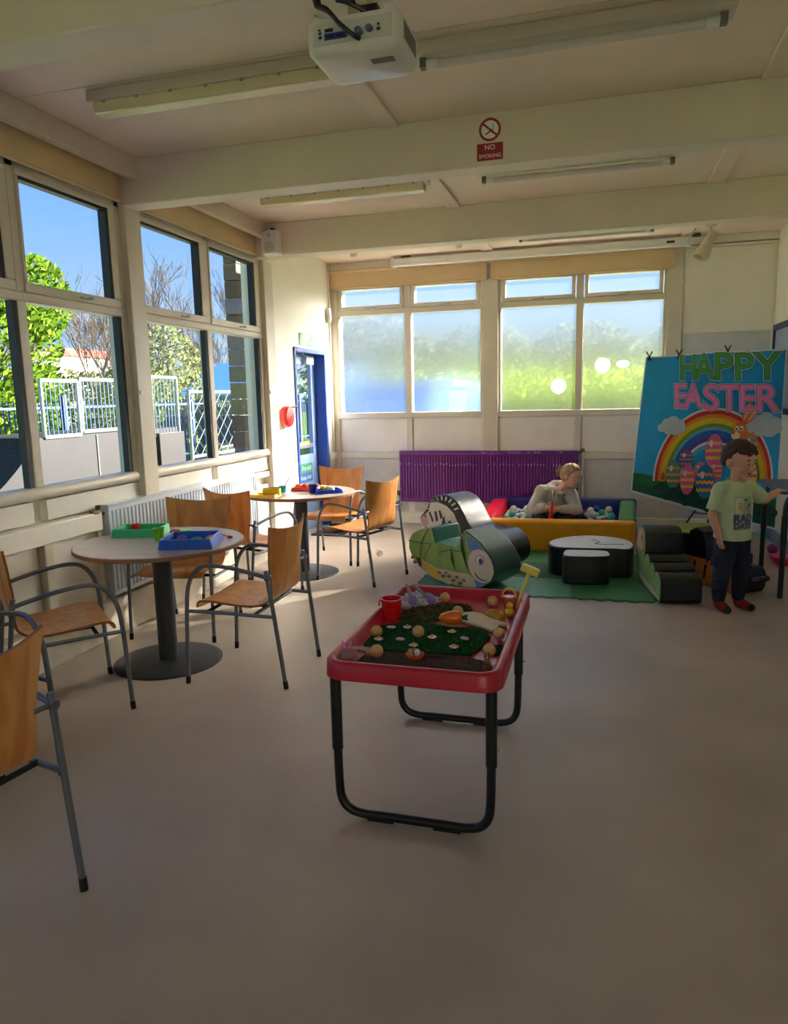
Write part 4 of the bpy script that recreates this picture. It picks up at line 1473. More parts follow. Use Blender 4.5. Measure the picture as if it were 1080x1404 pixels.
heap('soil_strip', 'strip of dark brown soil along the end of the red tray', 'soil', dense([q(*p) for p in [(-0.879, 2.445), (-0.86, 2.585), (-0.725, 2.605), (-0.579, 2.612), (-0.453, 2.60), (-0.383, 2.57), (-0.38, 2.445), (-0.635, 2.44)]]), 0.014,
     mat('soil', (78, 56, 48), 1.0, var=0.35, scale=160, bump=0.8, bscale=300), 2, bits=[mat('soil_crumb', (58, 40, 34), 1.0), mat('soil_crumb_light', (104, 78, 66), 1.0)], bitn=900, bitsize=0.004)
heap('dried_herb_heap', 'heap of dried green and brown leaf bits in the red tray', 'dried leaves', dense([q(*p) for p in [(-0.876, 3.03), (-0.838, 3.18), (-0.712, 3.25), (-0.599, 3.30), (-0.549, 3.21), (-0.60, 3.08), (-0.702, 2.985), (-0.824, 2.975)]]), 0.022,
     mat('herb', (66, 70, 34), 1.0, var=0.4, scale=120, bump=0.8, bscale=200), 4, bits=[mat('herb_green', (84, 92, 44), 0.9), mat('herb_brown', (110, 94, 60), 0.9), mat('herb_dark', (48, 50, 26), 0.9)], bitn=1500, bitsize=0.009)
heap('paper_shred', 'nest of white shredded paper at the back of the red tray', 'shredded paper', dense([q(*p) for p in [(-0.91, 3.20), (-0.905, 3.335), (-0.79, 3.345), (-0.745, 3.31), (-0.78, 3.22), (-0.86, 3.18)]]), 0.035,
     mat('shred', (214, 214, 220), 0.8, var=0.1), 6, bits=[mat('shred_white', (232, 232, 236), 0.7), mat('shred_lilac', (206, 200, 220), 0.7)], bitn=900, bitsize=0.022)
heap('yellow_grain_heap', 'small heap of yellow grain in the red tray corner', 'grain', dense([q(*p) for p in ellipse(-0.445, 3.15, 0.062, 0.075, 12)], 2), 0.024,
     mat('couscous', (206, 158, 60), 0.9, var=0.2, scale=200, bump=0.6, bscale=400), 8, bits=[mat('grain', (222, 176, 74), 0.8)], bitn=500, bitsize=0.003)

# wooden balls
BWOOD = wood('ball_wood', (206, 160, 104), (222, 178, 122), 0.5, (1, 1, 4), 14)
me_ball = MB().sphere((0, 0, .0245), .0245, 24, 16).mesh('wooden_ball', BWOOD)
BALLS = [(-0.880, 2.755, 'wooden ball at the edge of the turf below the red pot'), (-0.70, 2.755, 'wooden ball in the middle of the turf mat'), (-0.601, 3.10, 'wooden ball beside the orange carrot'),
         (-0.706, 3.315, 'wooden ball at the back of the tray next to the shredded paper'), (-0.472, 3.30, 'wooden ball behind the yellow grain heap'), (-0.378, 2.835, 'wooden ball beside the pale wooden rabbit board'),
         (-0.385, 2.60, 'wooden ball beside the small round turf scrap'), (-0.80, 2.50, 'wooden ball on the soil beside the brown wooden arch')]
for (x, y, lb) in BALLS:
    o = bpy.data.objects.new('wooden_ball', me_ball)
    COL.objects.link(o)
    z = ZT + (0.012 if (-0.9 < x < -0.44 and 2.62 < y < 2.96 and x > -0.87) else 0.0) + (0.012 if y < 2.61 else 0)
    o.location = (q(x, y)[0], q(x, y)[1], z)
    tag(o, lb, 'ball', 'wooden balls in the tray')

# red pot
x, y = q(-0.893, 3.03)
t = thing('toy_pot', 'red plastic pot standing at the side of the red tray', 'pot', (x, y, ZT))
MB(t).lathe([(.0, .0), (.038, .0), (.046, .080), (.051, .082), (.051, .090), (.044, .090), (.036, .006), (0, .006)], (x, y, ZT), 28, cap=False).build('body', mat('bright_red', (222, 24, 36), 0.3), t)
MB(t).tube(crom([(x - .05, y, ZT + .085), (x - .062, y + .01, ZT + .06), (x - .06, y + .02, ZT + .03)], 4), .003, 6).build('handle', mat('bright_red', (222, 24, 36), 0.3), t)

# purple toy trowels on the paper
LIL = mat('lilac_plastic', (158, 136, 206), 0.35)
GRY = mat('grey_plastic', (120, 124, 150), 0.4)
for (a, b, lb) in (((-0.902, 3.335, .07), (-0.835, 3.19, .035), 'lilac toy trowel with a grey handle, leaning nearer the red pot'), ((-0.87, 3.345, .068), (-0.75, 3.215, .035), 'lilac toy trowel with a grey handle, lying across the white paper')):
    A, B = Vector((a[0] * .985, a[1] * .985, ZT + a[2])), Vector((b[0] * .985, b[1] * .985, ZT + b[2]))
    t = thing('toy_trowel', lb, 'trowel', (B.x, B.y, ZT), 0, 'lilac toy trowels')
    MB(t).tube([A, A.lerp(B, .5), A.lerp(B, .8)], [.008, .007, .006], 10).build('handle', GRY, t)
    d = (B - A).normalized()
    MB(t).sphere(B + Vector((0, 0, .004)), .028, 16, 10, (0.75, 0.25, 1.0)).build('blade', LIL, t)

# orange carrot
x, y = q(-0.60, 2.955)
t = thing('toy_carrot', 'shiny orange toy carrot on the turf edge', 'carrot', (x, y, ZT))
R = RZ(math.radians(15)) @ RY(PI / 2)
MB(t).lathe([(.004, -.055), (.018, -.045), (.028, -.015), (.031, .015), (.026, .035), (.012, .044)], (x, y, ZT + .040), 20, R).build('root', mat('carrot_orange', (232, 110, 20), 0.25, var=0.15, scale=40, coat=0.5, bump=0.3, bscale=60), t)
m = MB(t)
for k in range(5):
    a = k * 1.25
    p = Vector((x, y, ZT + .040)) + R.to_3x3() @ Vector((0, 0, .042))
    d = R.to_3x3() @ Vector((math.cos(a) * .012, math.sin(a) * .012, .026))
    m.tube([p, p + d * 0.5, p + d], [.004, .006, .002], 6)
m.build('leaves', mat('carrot_top', (60, 120, 50), 0.6), t)

# pale wooden rabbit board and brown arch
poly = [q(*p) for p in [(-0.64, 3.075), (-0.60, 3.125), (-0.546, 3.15), (-0.504, 3.14), (-0.456, 3.08), (-0.375, 3.02), (-0.365, 2.995), (-0.403, 2.99), (-0.394, 2.93), (-0.417, 2.905), (-0.469, 2.955), (-0.531, 2.985), (-0.559, 3.009), (-0.63, 3.04)]]
PAL = wood('pale_plywood', (214, 190, 156), (226, 204, 172), 0.6, (1, 5, 1), 8)
m = MB()
m.prism(poly, lambda a, b: (a, b, ZT + .003), lambda a, b: (a, b, ZT + .0135))
tag(setbase(m.build('rabbit_board', PAL, smooth=False, bevel=0.002), -0.5, 3.0, ZT), 'pale plywood rabbit shaped board lying in the red tray', 'board')
m = MB()
pts = ellipse(-0.865, 2.455, .072, .075, 14, 0.1, PI - 0.1)
inn = ellipse(-0.865, 2.455, .035, .036, 10, PI - 0.1, 0.1)
m.prism(pts + inn, lambda a, b: (a, b, ZT + .012), lambda a, b: (a, b, ZT + .026))
tag(setbase(m.build('wooden_arch', wood('brown_ply', (150, 104, 74), (168, 122, 90), 0.5, (4, 1, 1), 6), smooth=False, bevel=0.002), -0.865, 2.48, ZT), 'brown half ring wooden arch lying in the tray corner', 'arch')

# flowers and oval discs
PET = [mat('petal_pink', (232, 160, 190), 0.6), mat('petal_white', (240, 232, 236), 0.6)]
FC = mat('flower_centre', (240, 190, 40), 0.5)
def flower_mesh():
    a = MB()
    for k in range(6):
        t = k * PI / 3
        a.mi = k % 2
        a.sphere((.011 * math.cos(t), .011 * math.sin(t), .003), .0085, 10, 6, (1, 1, .35))
    return a.mesh('petals', PET), MB().sphere((0, 0, .006), .0075, 10, 8).mesh('centre', FC)
pm, cm = flower_mesh()
for (x, y, lb) in ((-0.775, 2.863, 'small pink flower near the far edge of the turf'), (-0.851, 2.69, 'small pink flower at the turf side below the red pot'), (-0.693, 2.648, 'small pink flower between the middle ball and the soil'), (-0.643, 2.759, 'small pink flower right next to the middle wooden ball'), (-0.577, 2.845, 'small pink flower under the orange carrot'), (-0.533, 2.664, 'small pink flower alone near the turf corner')):
    x, y = q(x, y)
    t = thing('toy_flower', lb, 'flower', (x, y, ZT + .0135), 0, 'flowers on the turf')
    for nm, me in (('petals', pm), ('centre', cm)):
        o = bpy.data.objects.new(nm, me)
        COL.objects.link(o)
        o.parent = t
ov = MB().sphere((0, 0, .006), .02, 16, 8, (1, .6, .3)).mesh('oval_token', mat('token_pink', (216, 170, 214), 0.3, var=0.1, scale=60))
for (x, y, a, lb) in ((-0.84, 2.838, .1, 'pink oval token at the turf edge by the red pot'), (-0.761, 2.697, -.2, 'lilac oval token left of the middle ball'), (-0.509, 2.762, -.4, 'lilac oval token near the pale rabbit board')):
    o = bpy.data.objects.new('oval_token', ov)
    COL.objects.link(o)
    o.location = (q(x, y)[0], q(x, y)[1], ZT + .0135)
    o.rotation_euler = (0, 0, a)
    tag(o, lb, 'token', 'oval tokens on the turf')

# orange basket with eggs
x, y = q(-0.655, 2.52)
t = thing('egg_basket', 'little orange basket of eggs on the soil strip', 'basket', (x, y, ZT + .012))
MB(t).lathe([(0, 0), (.026, 0), (.036, .018), (.033, .018), (.024, .003), (0, .003)], (x, y, ZT + .012), 20, cap=False).build('basket', mat('basket_orange', (226, 96, 60), 0.5, bump=0.4, bscale=120), t)
for (dx, c, nm) in ((-.016, (196, 170, 110), 'tan_egg'), (.010, (206, 216, 236), 'pale_blue_egg'), (-.003, (150, 150, 80), 'olive_egg')):
    MB(t).sphere((x + dx, y + (.008 if nm == 'olive_egg' else -.004), ZT + .036), .013, 14, 10, (.85, .85, 1.1)).build('egg', mat(nm, c, 0.4), t)

# clear pink bunny egg, brown bunny
def clear_plastic(name, c):
    m = mat(name, c, 0.08, var=0)
    m.node_tree.nodes['Principled BSDF'].inputs['Transmission Weight'].default_value = 0.75
    return m
x, y = -0.875, 2.395
t = thing('bunny_egg', 'clear pink bunny shaped treat case in the front tray corner', 'case', (x, y, ZT))
MB(t).sphere((x, y, ZT + .034), .034, 20, 14, (1, .9, 1)).build('shell', clear_plastic('clear_pink', (226, 190, 206)), t)
m = MB(t)
for s in (-1, 1):
    m.sphere((x - .006 + s * .012, y, ZT + .075), .018, 10, 8, (.35, .3, 1), RY(s * .35))
m.build('ear', mat('pink_ear', (220, 120, 170), 0.4), t)
x, y = q(-0.372, 2.465)
t = thing('bunny_figure', 'tiny brown rabbit figure in the tray corner', 'figurine', (x, y, ZT))
m = MB(t)
m.sphere((x, y, ZT + .018), .02, 14, 10, (.9, 1, 1))
m.sphere((x, y - .008, ZT + .043), .014, 12, 8)
m.build('body', mat('rabbit_brown', (128, 82, 56), 0.7), t)
m = MB(t)
for s in (-1, 1):
    m.sphere((x + s * .007, y - .004, ZT + .064), .014, 8, 6, (.35, .3, 1))
m.build('ear', mat('rabbit_brown', (128, 82, 56), 0.7), t)

# yellow corner pieces
YEL = mat('toy_yellow', (236, 190, 40), 0.35)
x, y = q(-0.395, 3.30)
t = thing('treat_basket', 'small basket with an amber body and arched yellow handle in the tray corner', 'basket', (x, y, ZT))
MB(t).lathe([(.022, .0), (.030, .035), (.027, .052)], (x, y, ZT), 18).build('body', mat('amber_plastic', (206, 100, 40), 0.2), t)
MB(t).tube([(x + .032 * math.cos(a), y, ZT + .045 + .045 * math.sin(a)) for a in [PI * k / 14 for k in range(15)]], .004, 8).build('handle', YEL, t)
x, y = q(-0.372, 3.14)
t = thing('chick_figure', 'yellow toy chick standing by the tray side', 'figurine', (x, y, ZT))
MB(t).sphere((x, y, ZT + .022), .022, 14, 10).build('body', YEL, t)
MB(t).sphere((x, y, ZT + .053), .016, 14, 10).build('head', YEL, t)
MB(t).cyl((x, y - .014, ZT + .053), (x, y - .024, ZT + .051), .005, .001, 8).build('beak', mat('beak_orange', (230, 120, 30), 0.4), t)
PY = mat('pale_yellow_plastic', (218, 208, 100), 0.3)
t = thing('toy_rake', 'pale yellow toy hammer leaning out of the tray corner', 'toy', (-0.345, 3.235, ZT))
MB(t).tube([(-0.350, 3.24, ZT + .002), (-0.325, 3.24, ZT + .09), (-0.295, 3.24, ZT + .175)], [.008, .009, .009], 10).build('handle', PY, t)
MB(t).obox((-0.292, 3.24, ZT + .183), (.085, .03, .036), RY(math.radians(22))).build('head', PY, t, bevel=.006)

# ------------------------------------------------------------------ trays and pots on the round tables
ZTT = 0.7385
def tray(lb, c, mt, w, d, h, a, wavy=False):
    t = thing('craft_tray', lb, 'tray', (c[0], c[1], ZTT), math.radians(a), 'craft trays')
    m = MB()
    rings = []
    for (s, z) in ((0.0, .004), (1.0, .006), (1.06, h), (1.14, h), (1.16, h - .004), (1.24, 0.0), (1.2, 0.0)):
        r = []
        for (x, y) in dense(rrect(-w / 2, w / 2, -d / 2, d / 2, .02, 3), 3):
            k = s
            if wavy and z == 0.0:
                k += .02 * math.sin(x * 90) * math.cos(y * 90)
            r.append((x * (k if k else .02) * .80, y * (k if k else .02) * .80, z))
        rings.append(r)
    n = len(rings[0])
    vs = [p for r in rings for p in r]
    fs = []
    for j in range(len(rings) - 1):
        for k in range(n):
            fs.append((j * n + k, j * n + (k + 1) % n, (j + 1) * n + (k + 1) % n, (j + 1) * n + k))
    fs.append(tuple(range(n)))
    m.add(vs, fs)
    m.build('tray', mt, t, ang=50)
    return t
GT = mat('mint_plastic', (48, 190, 130), 0.35)
BT = mat('blue_plastic', (24, 92, 200), 0.35)
g = tray('mint green craft tray with a red pot in it', (-2.735, 3.80), GT, .31, .23, .05, 14)
b = tray('blue craft tray with coloured dough shapes', (-2.24, 3.57), BT, .31, .30, .055, 16, True)
def pot(name, lb, x, y, r, h, mt, z=ZTT, cat='pot'):
    t = thing(name, lb, cat, (x, y, z))
    MB(t).lathe([(0, 0), (r * .8, 0), (r, h), (r * 1.04, h), (r * 1.04, h - .006), (r * .88, h - .006), (r * .72, .004), (0, .004)], (x, y, z), 22, cap=False).build('cup', mt, t)
    MB(t).lathe([(0, h * .75), (r * .86, h * .75)], (x, y, z), 22, cap=False).build('contents', mat('dough_inside', (200, 190, 120), 0.8), t)
    return t
RD = mat('bright_red', (222, 24, 36), 0.3)
LIME = mat('lime_plastic', (130, 200, 40), 0.35)
pot('dough_pot', 'lime green dough pot between the two trays', -2.50, 3.645, .034, .075, LIME)
pot('dough_pot', 'short red dough pot beside the lime pot', -2.45, 3.735, .031, .045, RD)
pot('dough_pot', 'red dough pot lying inside the green tray', -2.80, 3.84, .028, .05, RD, ZTT + .006)
tag(setbase(MB().sphere((-2.72, 3.82, ZTT + .006), .06, 18, 10, (1.2, .8, .3)).build('dough_lump', mat('yellow_dough', (200, 200, 60), 0.7)), -2.72, 3.82, ZTT), 'flat lump of yellow green dough in the green tray', 'dough')
tag(setbase(MB().lathe([(.05, 0), (.052, .004), (.050, .012), (.03, .013)], (-2.52, 3.93, ZTT), 24).build('pot_lid', LIME), -2.52, 3.93, ZTT), 'lime pot lid lying behind the blue tray', 'lid')
DC = [('purple_dough', (120, 90, 180)), ('peach_dough', (230, 150, 110)), ('orange_dough', (224, 110, 70)), ('white_dough', (226, 222, 226)), ('green_dough', (50, 150, 90))]
for (nm, x, y, r, lb) in (('purple_dough', -2.325, 3.61, .032, 'purple dough lump at one end of the blue tray'), ('orange_dough', -2.33, 3.54, .022, 'small orange dough bit in the blue tray'), ('white_dough', -2.28, 3.56, .018, 'small white dough bit in the blue tray'), ('green_dough', -2.205, 3.57, .038, 'flat green dough shape in the blue tray'), ('peach_dough', -2.145, 3.63, .035, 'peach dough lump at the corner of the blue tray')):
    c = dict(DC)[nm]
    tag(setbase(MB().sphere((x, y, ZTT + .006 + r * .55), r, 14, 9, (1, .9, .62 if nm != 'green_dough' else .5)).build('dough_lump', mat(nm, c, 0.75, bump=0.5, bscale=60)), x, y, ZTT), lb, 'dough', 'dough in the blue tray')
t = thing('toy_spoon', 'red plastic spoon on the edge of the round table by the blue tray', 'spoon', (-2.11, 3.78, ZTT))
MB(t).tube([(-2.20, 3.86, ZTT + .004), (-2.15, 3.82, ZTT + .006), (-2.12, 3.79, ZTT + .006)], .004, 6).build('handle', RD, t)
MB(t).sphere((-2.108, 3.78, ZTT + .009), .018, 12, 8, (1, .8, .5)).build('bowl', RD, t)

# far table
YP = mat('dough_yellow', (236, 200, 30), 0.5)
t = tray('flat yellow craft tray at the edge of the far round table', (-2.72, 5.52), YP, .24, .17, .022, 2)
t = thing('dough_roll', 'yellow dough roll lying on the yellow tray', 'dough', (-2.66, 5.55, ZTT + .006))
MB(t).cyl((-2.75, 5.545, ZTT + .040), (-2.60, 5.56, ZTT + .040), .033, n=18).build('roll', YP, t, bevel=.008)
MB(t).tube([(-2.70, 5.55, ZTT + .070), (-2.64, 5.56, ZTT + .076), (-2.60, 5.55, ZTT + .07)], .004, 6).build('green_strip', mat('strip_green', (110, 140, 40), 0.6), t)
t = pot('dough_pot', 'teal pot with a spoon on the far round table', -2.69, 5.80, .036, .055, mat('teal_plastic', (20, 150, 170), 0.35))
MB(t).tube([(-2.69, 5.80, ZTT + .02), (-2.66, 5.81, ZTT + .075), (-2.63, 5.82, ZTT + .125)], .005, 6).build('spoon', mat('dark_teal', (50, 80, 100), 0.4), t)
OR = mat('orange_red_plastic', (236, 70, 34), 0.4)
tray('orange red craft tray with dough shapes on the far round table', (-2.53, 5.98), OR, .27, .18, .03, 4)
rng = random.Random(11)
for k, (nm, c, lb) in enumerate((('dough_o1', (240, 120, 40), 'orange dough ball heaped in the orange red tray'), ('dough_o2', (236, 90, 60), 'red orange dough ball in the orange red tray'), ('dough_o3', (244, 150, 50), 'light orange dough ball on top of the orange red tray'), ('dough_o4', (232, 70, 50), 'small red dough ball at the end of the orange red tray'))):
    x, y = -2.61 + .055 * k, 5.97 + .02 * (k % 2)
    tag(setbase(MB().sphere((x, y, ZTT + .03), .032, 14, 9, (1, 1, .8)).build('dough_lump', mat(nm, c, 0.7, bump=0.5, bscale=50)), x, y, ZTT), lb, 'dough', 'dough in the orange tray')
bt2 = tray('bright blue craft tray hanging at the edge of the far round table', (-2.27, 5.83), mat('cobalt_plastic', (16, 80, 214), 0.35), .24, .19, .03, 35)
pot('dough_pot', 'dark blue pot beside the bright blue tray', -2.40, 5.80, .04, .07, mat('navy_plastic', (40, 36, 150), 0.35))
for (x, y, nm, c, lb) in ((-2.33, 5.86, 'dough_y1', (240, 190, 60), 'yellow dough lump in the bright blue tray'), (-2.27, 5.84, 'dough_y2', (244, 220, 120), 'pale yellow dough lump in the bright blue tray'), (-2.23, 5.80, 'dough_w', (226, 214, 190), 'cream dough lump in the bright blue tray')):
    tag(setbase(MB().sphere((x, y, ZTT + .03), .03, 14, 9, (1, 1, .8)).build('dough_lump', mat(nm, c, 0.7, bump=0.5, bscale=50)), x, y, ZTT), lb, 'dough', 'dough in the bright blue tray')
# ------------------------------------------------------------------ jigsaw floor mats
def jig(x0, x1, y0, y1, edges, n=10, d=0.022):
    """outline with dovetail teeth; edges = (bottom, right, top, left) phase or None for plain"""
    out = []
    cs = [(x0, y0), (x1, y0), (x1, y1), (x0, y1)]
    nr = [(0, -1), (1, 0), (0, 1), (-1, 0)]
    for e in range(4):
        a, b = cs[e], cs[(e + 1) % 4]
        out.append(a)
        if edges[e] is None:
            continue
        L = math.hypot(b[0] - a[0], b[1] - a[1])
        ux, uy = (b[0] - a[0]) / L, (b[1] - a[1]) / L
        st = L / n
        for k in range(n):
            if k % 2 != edges[e] or k in (0, n - 1):
                continue
            s0, s1 = k * st, (k + 1) * st
            for s, o in ((s0 + st * .12, 0), (s0 - st * .06, d), (s1 + st * .06, d), (s1 - st * .12, 0)):
                out.append((a[0] + ux * s + nr[e][0] * o, a[1] + uy * s + nr[e][1] * o))
    return out
MATC = [mat('mat_green', (40, 116, 64), 0.6, var=0.22, scale=30, bump=0.3, bscale=150), mat('mat_teal', (84, 148, 128), 0.55, var=0.15, scale=20, bump=0.3, bscale=150), mat('mat_deep', (30, 98, 52), 0.6, var=0.25, scale=30, bump=0.3, bscale=150)]
xs = [-1.42, -0.805, -0.19, 0.425]
ys = [5.47, 6.02, 6.57, 7.09]
MN = {(0, 0): (1, 'teal foam mat tile under the turtle rocker'), (1, 0): (1, 'teal foam mat tile at the front edge beside the turtle rocker'), (2, 0): (0, 'green foam mat tile at the front edge by the caterpillar rocker'),
      (0, 1): (1, 'teal foam mat tile under the zebra rocker'), (1, 1): (2, 'deep green foam mat tile between zebra rocker and black puzzle block'), (2, 1): (0, 'green foam mat tile under the black puzzle block'),
      (0, 2): (0, 'green foam mat tile behind the zebra rocker'), (1, 2): (0, 'green foam mat tile along the yellow side of the ball pit'), (2, 2): (2, 'deep green foam mat tile at the corner of the ball pit')}
for (i, j), (c, lb) in MN.items():
    e = (1 if j == 0 else None, None if i < 2 else 1, None, 1 if i == 0 else None)
    g = 0.003
    poly = jig(xs[i] + g, xs[i + 1] - g, ys[j] + g, ys[j + 1] - g, e)
    m = MB()
    m.prism(poly, lambda a, b: (a, b, 0.0), lambda a, b: (a, b, 0.013))
    o = setbase(m.build('foam_mat', MATC[c], smooth=False), (xs[i] + xs[i + 1]) / 2, (ys[j] + ys[j + 1]) / 2, 0)
    tag(o, lb, 'mat', 'foam jigsaw mats')
ZM = 0.0135

VBLK = mat('black_vinyl', (20, 22, 26), 0.32, var=0.08, scale=6, bump=0.12, bscale=14, coat=0.2)
VGRN = mat('dark_green_vinyl', (14, 66, 62), 0.30, var=0.08, scale=6, bump=0.12, bscale=14, coat=0.2)
VTEA = mat('teal_vinyl', (20, 104, 92), 0.30, var=0.08, scale=6, bump=0.12, bscale=14, coat=0.2)

def smooth_poly(p, n=3):
    return [(v.x, v.y) for v in crom([(a, b, 0) for a, b in p], n, True)]

class Face:
    """flat printed shapes on a face; fn maps (a, b, lift) to 3D"""
    def __init__(self, parent, fn):
        self.p, self.fn, self.k = parent, fn, 1
    def poly(self, name, pts, mt, lift=None):
        k = self.k if lift is None else lift
        self.k += 1
        m = MB()
        m.prism(pts, lambda a, b: self.fn(a, b, k * 0.0006 - 0.0006), lambda a, b: self.fn(a, b, k * 0.0006 + 0.0006))
        return m.build(name, mt, self.p, smooth=False)

# turtle rocker: local x along the printed side, local y through the thickness
tr = thing('rocker', 'green turtle soft play rocker with a printed smiling face on its side', 'rocker', (-1.08, 5.60, ZM), math.radians(-30))
def tm(cx, cy):
    return (-.7585 + .001425 * cx + .0001 * cy, .8086 - .001157 * cy + .000225 * cx)
out = [(-0.561, 0.312), (-0.522, 0.376), (-0.425, 0.428), (-0.292, 0.452), (-0.256, 0.329), (-0.011, 0.325), (0.068, 0.480), (0.124, 0.447), (0.233, 0.390), (0.313, 0.309), (0.362, 0.231), (0.374, 0.168), (0.340, 0.097), (0.242, 0.033), (0.074, 0.003), (-0.10, 0.0), (-0.276, 0.022), (-0.416, 0.085), (-0.525, 0.174), (-0.562, 0.245)]
m = MB()
m.prism(out, lambda a, b: (a, 0, b), lambda a, b: (a, .35, b))
m.fm = [0] * len(m.fm)
for k in range(2, len(m.f)):
    m.fm[k] = 0
m.fm[2 + 3] = m.fm[2 + 4] = m.fm[2 + 5] = 1
m.build('body', [VGRN, VTEA], tr, smooth=True, ang=30, bevel=.012)
F = Face(tr, lambda a, b, k: (a, -.001 - k, max(b, .003)))
P = lambda *c: [tm(x, y) for x, y in c]
LG = mat('print_leaf_green', (150, 186, 104), 0.5, var=0.12, scale=12)
F.poly('shell_print', [(a * .985 - .001, .004 + b * .985) for a, b in out], LG)
F.poly('belly_print', P((200, 590), (235, 610), (330, 660), (480, 690), (560, 700), (640, 760), (600, 792), (400, 783), (290, 730), (205, 660)), mat('print_cream', (220, 206, 176), 0.5))
F.poly('yellow_print', P((225, 620), (330, 668), (345, 745), (290, 725), (222, 665)), mat('print_yellow', (222, 190, 80), 0.5, var=0.1))
F.poly('blue_print', P((560, 425), (640, 480), (690, 545), (640, 545), (580, 525)), mat('print_blue', (110, 150, 206), 0.5))
F.poly('neck_print', P((600, 740), (700, 750), (650, 790), (610, 790)), mat('print_blue', (110, 150, 206), 0.5))
F.poly('head_print', [tm(x, y) for x, y in ellipse(652, 645, 84, 118, 24, rot=-.25)], mat('print_face', (226, 216, 194), 0.5))
F.poly('eye_print', [tm(x, y) for x, y in ellipse(650, 605, 30, 34, 16)], mat('print_dark', (44, 40, 60), 0.5))
F.poly('eye_print', [tm(x, y) for x, y in ellipse(650, 605, 26, 30, 16)], MW)
F.poly('pupil_print', [tm(x, y) for x, y in ellipse(656, 612, 15, 20, 14)], mat('print_violet', (70, 60, 130), 0.5))
F.poly('mouth_print', P((612, 690), (630, 722), (665, 740), (690, 738), (690, 744), (662, 747), (625, 728), (606, 692)), mat('print_dark', (44, 40, 60), 0.5))
DKL = mat('print_line', (70, 100, 60), 0.6)
for c in (((280, 370), (215, 460), (190, 590)), ((300, 475), (240, 560), (225, 610)), ((355, 490), (345, 570), (360, 650)), ((450, 505), (440, 590), (470, 680)), ((530, 400), (520, 520), (560, 690)), ((110, 450), (200, 470), (290, 480)), ((350, 545), (440, 525), (570, 555))):
    pts = [tm(*c_) for c_ in c]
    l = [(a, b + .003) for a, b in pts] + [(a + .002, b - .003) for a, b in reversed(pts)]
    F.poly('scale_line', l, DKL)
for (x, y, r) in ((345, 690, 12), (375, 715, 14), (420, 715, 12), (450, 745, 13), (500, 765, 15), (530, 745, 10), (400, 690, 9), (480, 720, 11), (140, 575, 12), (160, 610, 14), (440, 775, 10)):
    F.poly('spot_print', [tm(a, b) for a, b in ellipse(x, y, r * 1.3, r * .9, 10)], mat('print_brown', (150, 106, 76), 0.5))
F.poly('flipper_print', P((170, 570), (205, 585), (215, 640), (190, 640)), mat('print_dark_olive', (74, 66, 46), 0.5))

# zebra rocker
zb = thing('rocker', 'zebra soft play rocker with striped head and shiny black vinyl behind the turtle', 'rocker', (-1.18, 6.35, ZM), math.radians(-30))
out = smooth_poly([(-.54, .375), (-.50, .43), (-.435, .50), (-.41, .565), (-.34, .612), (-.2, .632), (-.08, .585), (.0, .49), (.06, .40), (.12, .355), (.24, .35), (.37, .35), (.47, .29), (.515, .19), (.48, .08), (.34, .012), (.1, 0.0), (-.2, .004), (-.38, .06), (-.44, .16), (-.46, .27), (-.48, .30)], 3)
m = MB()
m.prism([(a, max(0, b)) for a, b in out], lambda a, b: (a, 0, b), lambda a, b: (a, .33, b))
m.build('body', VBLK, zb, ang=30, bevel=.01)
F = Face(zb, lambda a, b, k: (a, -.001 - k, b))
zm = lambda cx, cy: (-.8576 + .001674 * cx, .6987 - .001244 * cy + .000182 * cx)
P = lambda *c: [zm(x, y) for x, y in c]
PW = mat('print_offwhite', (206, 200, 188), 0.5, var=0.08)
PK = mat('print_black', (26, 24, 26), 0.5)
F.poly('head_print', P((195, 285), (262, 225), (275, 165), (330, 160), (400, 195), (450, 250), (480, 330), (490, 420), (300, 440), (260, 360), (228, 345)), PW)
F.poly('muzzle_print', P((195, 285), (245, 240), (262, 330), (228, 348)), mat('print_pink', (206, 156, 148), 0.5))
F.poly('nostril_print', [zm(x, y) for x, y in ellipse(234, 268, 6, 10, 10)], PK)
F.poly('ear_print', P((285, 170), (320, 160), (345, 215), (300, 205)), PW)
for c in (((262, 235), (275, 235), (300, 300), (290, 318)), ((305, 230), (322, 232), (335, 300), (318, 312)), ((338, 225), (352, 225), (368, 280), (352, 292)), ((370, 280), (380, 270), (388, 320), (362, 335)), ((410, 310), (425, 300), (440, 340), (428, 345))):
    F.poly('stripe_print', P(*c), PK)
for k in range(9):
    a0 = 2.6 - k * .26
    x0, y0, x1, y1 = 360 + 105 * math.cos(a0), 290 - 150 * math.sin(a0), 360 + 142 * math.cos(a0), 290 - 178 * math.sin(a0)
    F.poly('mane_print', P((x0, y0), (x1, y1), (x1 + 10, y1 + 12), (x0 + 9, y0 + 12)), PW)
F.poly('body_print', [(-.40, .10), (-.1, .03), (.3, .04), (.44, .12), (.44, .24), (.34, .31), (.1, .32), (-.1, .27), (-.40, .24)], PW)

